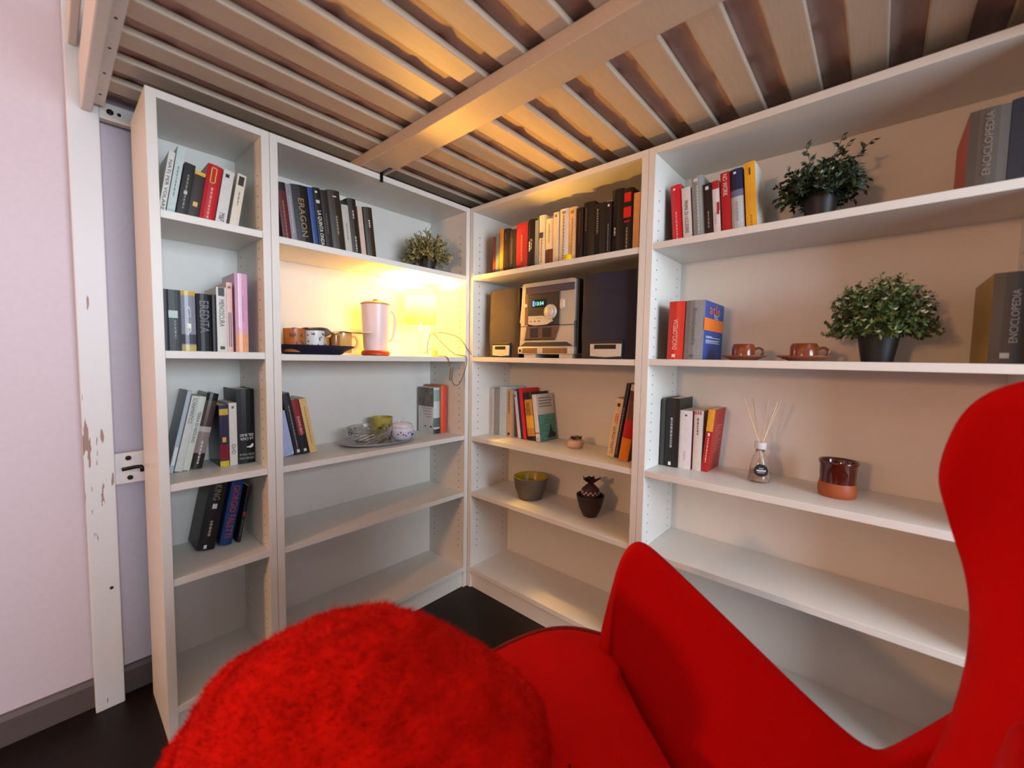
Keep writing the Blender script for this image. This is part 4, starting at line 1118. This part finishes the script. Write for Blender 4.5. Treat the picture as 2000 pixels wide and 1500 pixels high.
# ------------------------------------------------------------------ potted artificial plants
def plant(label, loc, pot_r0, pot_r1, pot_h, leaf_col, fl_col, seed, stems, rad, hgt, sprigs=(), leaf=.017, nleaf=16, flowers=14, droop=.15, zmin=-.01):
    t = thing('potted_plant', label, 'plant', loc)
    b = MB(); b.lathe([(pot_r0, 0), (pot_r1 * .97, pot_h * .90), (pot_r1, pot_h * .905), (pot_r1, pot_h), (pot_r1 * .92, pot_h), (pot_r1 * .88, pot_h * .85), (.001, pot_h * .85)], n=40, cap=False); b.lathe([(pot_r0, 0), (.0005, 0)], n=40, cap=False)
    b.obj('pot', mat('#1B1918', .5, .06), t, sharp=40)
    rnd = random.Random(seed)
    fol, stm, flo = MB(), MB(), MB()
    def leafq(p, dirv, L, mi):
        d = dirv.normalized(); s = d.cross(Vector((rnd.uniform(-1, 1), rnd.uniform(-1, 1), rnd.uniform(-.2, 1)))).normalized(); nn = d.cross(s)
        w_ = L * .22
        fol.add([p, p + d * L * .45 + s * w_ + nn * L * .06, p + d * L, p + d * L * .45 - s * w_ + nn * L * .06], [(0, 1, 2), (0, 2, 3)], mi)
    tips = []
    for k in range(stems):
        az = 2 * math.pi * (k * .618 + rnd.uniform(-.03, .03)); el = math.acos(1 - 1.15 * ((k + .5) / stems)) if k < stems else 0
        dx = Vector((math.cos(az) * math.sin(el) * rad, math.sin(az) * math.sin(el) * rad, max(zmin, math.cos(el) * hgt)))
        dx *= rnd.uniform(.82, 1.08)
        if abs(dx.x) > .13: dx.x *= .13 / abs(dx.x)
        tips.append((dx, rnd))
    for (sx, sy, sz) in sprigs:
        tips.append((Vector((sx, sy, sz)), None))
    for dx, spr in tips:
        base = Vector((dx.x * .12, dx.y * .12, pot_h * .86))
        tip = Vector((dx.x, dx.y, pot_h * .95 + dx.z))
        mid = base.lerp(tip, .5) + Vector((0, 0, droop * dx.xy.length))
        pts = [base.lerp(mid, .5), mid, mid.lerp(tip, .55), tip]
        stm.tube([base] + pts, .0011, n=4)
        nl = nleaf if spr else int(nleaf * 1.3)
        for q in range(nl):
            f = .22 + .78 * q / (nl - 1)
            p = (base.lerp(mid, f * 2) if f < .5 else mid.lerp(tip, f * 2 - 1))
            ax = (tip - base).normalized()
            o1 = ax.orthogonal(); o2 = ax.cross(o1)
            a = q * 2.4 + (0 if q % 2 else math.pi)
            dd = (o1 * math.cos(a) + o2 * math.sin(a)) * .9 + ax * .55
            leafq(p, dd, leaf * rnd.uniform(.75, 1.2) * (1.0 - .25 * f), 0 if rnd.random() < .62 else 1)
    for k in range(flowers):
        dx = tips[rnd.randrange(len(tips))][0]
        tip = Vector((dx.x, dx.y, pot_h * .95 + dx.z))
        p = tip + Vector((rnd.uniform(-.006, .006), rnd.uniform(-.006, .006), rnd.uniform(-.004, .008)))
        for q in range(5):
            a = 2 * math.pi * q / 5
            d = (Vector((math.cos(a), math.sin(a), .7))).normalized(); s = Vector((-math.sin(a), math.cos(a), 0))
            flo.add([p, p + d * .006 + s * .0022, p + d * .011, p + d * .006 - s * .0022], [(0, 1, 2, 3)])
    o = fol.obj('foliage', [mat(leaf_col[0], .5, .25, 50), mat(leaf_col[1], .5, .2, 50)], t, fix=False); o['kind'] = 'stuff'
    o = stm.obj('stems', mat('#3B4426', .6, .1), t, fix=False); o['kind'] = 'stuff'
    if flowers:
        o = flo.obj('blossoms', mat(fl_col, .5, .05), t, fix=False); o['kind'] = 'stuff'
    return t


loc, _ = at(4, 1.621, .135, UZ[4][1])
plant('leafy green plant with tiny white blossoms in a black pot beside the brown cups', loc, .036, .050, .090, ('#3A4A22', '#66763A'), '#E6DCC0', 11, 190, .128, .165, leaf=.022, nleaf=24, flowers=80)
loc, _ = at(4, 1.462, .14, UZ[4][0])
plant('dark green plant with upright sprigs on the wide bookcase top shelf', loc, .036, .046, .095, ('#1E2A18', '#39472A'), '#B9C486', 12, 120, .112, .105,
      sprigs=[(-.01, .045, .165), (.0, -.045, .170), (.01, -.06, .150), (.0, -.115, .135), (-.02, .09, .10), (.03, -.02, .13), (-.03, .115, .045)], leaf=.027, nleaf=20, flowers=16)
plant('bushy plant coloured pale as if glowing in the lamp light at the right of the lamp bookcase top shelf', (-.172, .135, UZ[2][0]), .036, .046, .075, ('#8A7C4A', '#A89A62'), '#D8CFA4', 13, 110, .125, .135,  # the lamp's glow is put into these pale leaf colours
      sprigs=[(-.01, .0, .16), (.03, .02, .17), (.07, -.02, .14), (-.07, .0, .12)], leaf=.023, nleaf=18, flowers=8)

# ------------------------------------------------------------------ red wing armchair (facing the corner)
RED = mat('#BE0304', .9, .04, 220, bump=.12, spec=.12)
CH = thing('armchair', 'smooth red wing armchair with a seat cushion, at the lower right', 'armchair', (-.8346, -1.1261, 0), math.radians(82.943))
# local x = facing direction, local y = chair's left (mirror of the far side); far arm is at y < 0
rim = [(.030, .306, .380), (.033, .312, .578), (.018, .310, .696), (-.002, .325, .770), (-.029, .341, .786), (-.063, .356, .767), (-.197, .407, .665),
       (-.319, .439, .580), (-.427, .457, .515), (-.491, .460, .490), (-.519, .463, .511), (-.550, .479, .549), (-.576, .498, .603), (-.586, .509, .668),
       (-.587, .513, .705), (-.572, .507, .777), (-.553, .499, .859), (-.539, .496, .932), (-.535, .492, .999), (-.538, .491, 1.057), (-.551, .482, 1.131),
       (-.574, .475, 1.177), (-.603, .465, 1.200), (-.623, .450, 1.210), (-.655, .38, 1.222), (-.675, .28, 1.228), (-.688, .15, 1.232), (-.692, 0, 1.233)]
basep = [(.030, .300, .345), (.02, .298, .345), (-.01, .292, .345), (-.04, .284, .345), (-.07, .275, .345), (-.10, .265, .345), (-.18, .240, .345), (-.25, .215, .345),
         (-.30, .195, .345), (-.33, .185, .345), (-.345, .178, .345), (-.36, .17, .345), (-.372, .162, .345), (-.382, .154, .345), (-.39, .146, .345), (-.398, .138, .345),
         (-.405, .13, .345), (-.412, .121, .345), (-.418, .112, .345), (-.424, .103, .345), (-.43, .093, .345), (-.434, .083, .345), (-.438, .072, .345), (-.442, .06, .345),
         (-.446, .045, .345), (-.449, .03, .345), (-.451, .015, .345), (-.452, 0, .345)]
FLARE = {10: .5, 11: 1.2, 12: 2.0, 13: 2.4, 14: 2.4, 15: 1.9, 16: 1.2, 17: .6, 18: .2}
rim = [(x - .030 * FLARE.get(i, 0), y + .050 * FLARE.get(i, 0), z + (.022 if i > 19 else 0)) for i, (x, y, z) in enumerate(rim)]
NR = 9
cols = []
for ci, ((rx, ry, rz_), (bx, by, bz)) in enumerate(zip(rim, basep)):
    wk = max(0, min(1, (ci - 9) / 3))          # wing and back columns drop first, then curve in to the seat
    col_ = []
    for k in range(NR):
        tt = k / (NR - 1)
        hx = tt ** (1 + 1.3 * wk)
        x = rx * (1 - hx) + bx * hx; y = ry * (1 - hx) + by * hx; z = rz_ * (1 - tt) + bz * tt
        bulge = math.sin(math.pi * tt) * (.02 + .075 * wk * max(0, min(1, (rz_ - .5) / .35)))
        dx_, dy_ = (x + .05), y
        L = math.hypot(dx_, dy_) or 1
        col_.append((x + bulge * dx_ / L, -(y + bulge * dy_ / L), z))
    cols.append(col_)
def near_side(p):
    x, y, z = p
    z -= .07 * max(0, min(1, (x + .45) / .2)) * max(0, min(1, (z - .4) / .2))
    if z > .85:
        z -= (z - .85) * .5 * max(0, min(1, (abs(y) - .12) / .25))
    return (x, -y * .98, z)
full = cols + [[near_side(p) for p in c] for c in reversed(cols[:-1])]
b = MB(); b.grid(full)
sh_ = b.obj('shell', RED, CH, fix=True)
md = sh_.modifiers.new('thick', 'SOLIDIFY'); md.thickness = .05; md.offset = 1.0
md = sh_.modifiers.new('smooth', 'SUBSURF'); md.levels = 1; md.render_levels = 2
# seat cushion with piping
def superell(a0, a1, bw_, n=64, e=3.2):
    pts = []
    cx_ = (a0 + a1) / 2; rx_ = (a1 - a0) / 2
    for i in range(n):
        t_ = 2 * math.pi * i / n
        c_, s_ = math.cos(t_), math.sin(t_)
        pts.append((cx_ + rx_ * math.copysign(abs(c_) ** (2 / e), c_), bw_ * math.copysign(abs(s_) ** (2 / e), s_)))
    return pts
def seat_outline(scale, n=72):
    pts = superell(-.46, .262, .405, n, 3.4)
    out_ = []
    for x, y in pts:
        lim = .405 if x > .05 else max(.10, .330 + (x - .05) * .60 + .1 * max(0, min(1, (x + .02) / .07)))
        y2 = max(-lim, min(lim, y))
        out_.append(((x + .1) * scale - .1, y2 * scale))
    return out_
b = MB()
rows = [[(x, y, z) for x, y in seat_outline(s)] for s, z in ((.90, .350), (.985, .365), (1.0, .390), (1.0, .432), (.992, .446), (.965, .453), (.80, .462), (.5, .468), (.2, .470), (.01, .470))]
b.grid(rows, closed_u=True); b.obj('seat_cushion', RED, CH)
ring = [(x, y, .449) for x, y in seat_outline(.993)]
ring = [p for p in ring[36:] + ring[:37] if p[0] > .06]
b = MB(); b.tube(ring, .0065, n=8); b.obj('piping', mat('#7A0A0A', .8, .04, 200), CH)
b = MB(); b.prism(seat_outline(.97), .25, .352); b.obj('seat_base', RED, CH, bevel=.01)
# back cushion
b = MB(); rows = []
for j in range(9):
    v_ = -1 + j / 4
    rows.append([(-.640 - .03 * (j / 8) + .03 * math.cos(v_ * 1.4) * math.cos((i / 6 - 1) * 1.5), (i / 6 - 1) * .27, .49 + .30 * j / 8) for i in range(13)])
b.grid(rows); bc = b.obj('back_cushion', RED, CH)
md = bc.modifiers.new('thick', 'SOLIDIFY'); md.thickness = .04; md.offset = -1
md = bc.modifiers.new('smooth', 'SUBSURF'); md.levels = 1; md.render_levels = 2
b = MB(); b.lathe([(.03, .02), (.03, .28)], n=20, cx=-.15); b.obj('column', METALD, CH)
b = MB()
for k in range(4):
    a = math.pi / 4 + k * math.pi / 2
    b.tube([(-.15, 0, .045), (-.15 + .30 * math.cos(a), .30 * math.sin(a), .014)], [.022, .013], n=10)
b.obj('star_base', METALD, CH)

# ------------------------------------------------------------------ fluffy throw over the near arm
FUZZ = mat('#C81206', .95, .20, 22, bump=.3, sheen=.25, spec=.1)
TH = thing('throw', 'fluffy bright red throw heaped over the near arm of the armchair', 'throw', (-1.215, -1.035, 0))
view = Vector((math.cos(YAW), math.sin(YAW), 0)); latv = Vector((math.sin(YAW), -math.cos(YAW), 0))
outl = [(-.56, .30), (-.570, .45), (-.560, .58), (-.545, .645), (-.508, .708), (-.458, .762), (-.405, .806), (-.338, .845), (-.277, .863), (-.216, .869), (-.155, .857), (-.117, .837),
        (-.055, .797), (-.002, .757), (.058, .700), (.078, .640), (.085, .56), (.075, .44), (.05, .32)]
cl_, cz_ = -.24, .42
orig = Vector((-1.4853, -1.6268, 0))
def dome_point(i_f, k):
    i0 = min(int(i_f), len(outl) - 2); fr = i_f - i0
    l_ = outl[i0][0] * (1 - fr) + outl[i0 + 1][0] * fr; z_ = outl[i0][1] * (1 - fr) + outl[i0 + 1][1] * fr
    s = max(0.0, 1 - abs(k) ** 2.6) ** .42
    s = .06 + .94 * s
    l2 = cl_ + (l_ - cl_) * s * .975; z2 = (cz_ + (z_ - cz_) * s * .90) if z_ > cz_ else z_
    return orig + latv * l2 + view * (.645 + .15 * k) + Vector((0, 0, z2))
b = MB(); rows = []
NI, NK = 110, 44
cen = orig + latv * cl_ + view * .645 + Vector((0, 0, .55))
for kk in range(NK + 1):
    k_ = -1 + 2 * kk / NK
    row = []
    for ii in range(NI + 1):
        p = dome_point(ii / NI * (len(outl) - 1), k_)
        nd = (p - cen).normalized()
        dsp = .004 * noise.noise(p * 26) + .004 * noise.noise(p * 60) + .012 * noise.noise(p * 8)
        # long soft fold following the left side
        fold = abs(ii / NI - .26 - .05 * k_)
        dsp += .007 * max(0, 1 - fold * 22) - .006 * max(0, 1 - abs(fold - .035) * 40)
        row.append(tuple(p + nd * dsp - Vector((-1.215, -1.035, 0))))
    rows.append(row)
b.grid(rows); b.obj('cloth', FUZZ, TH)
pile = MB(); rnd = random.Random(21)
for q in range(34000):
    kk = rnd.randrange(1, NK); ii = rnd.randrange(1, NI)
    p = Vector(rows[kk][ii]) + (Vector(rows[kk][ii + 1 if ii < NI else ii]) - Vector(rows[kk][ii])) * rnd.random() + (Vector(rows[min(kk + 1, NK)][ii]) - Vector(rows[kk][ii])) * rnd.random()
    nd = (p + Vector((-1.215, -1.035, 0)) - cen).normalized()
    d = (nd + Vector((rnd.uniform(-1, 1), rnd.uniform(-1, 1), rnd.uniform(-1, 1))) * .9).normalized()
    s_ = d.orthogonal().normalized() * .00055
    L = rnd.uniform(.005, .015)
    pile.add([p - s_, p + s_, p + d * L], [(0, 1, 2)])
po_ = pile.obj('pile', FUZZ, TH, fix=False); po_['kind'] = 'stuff'
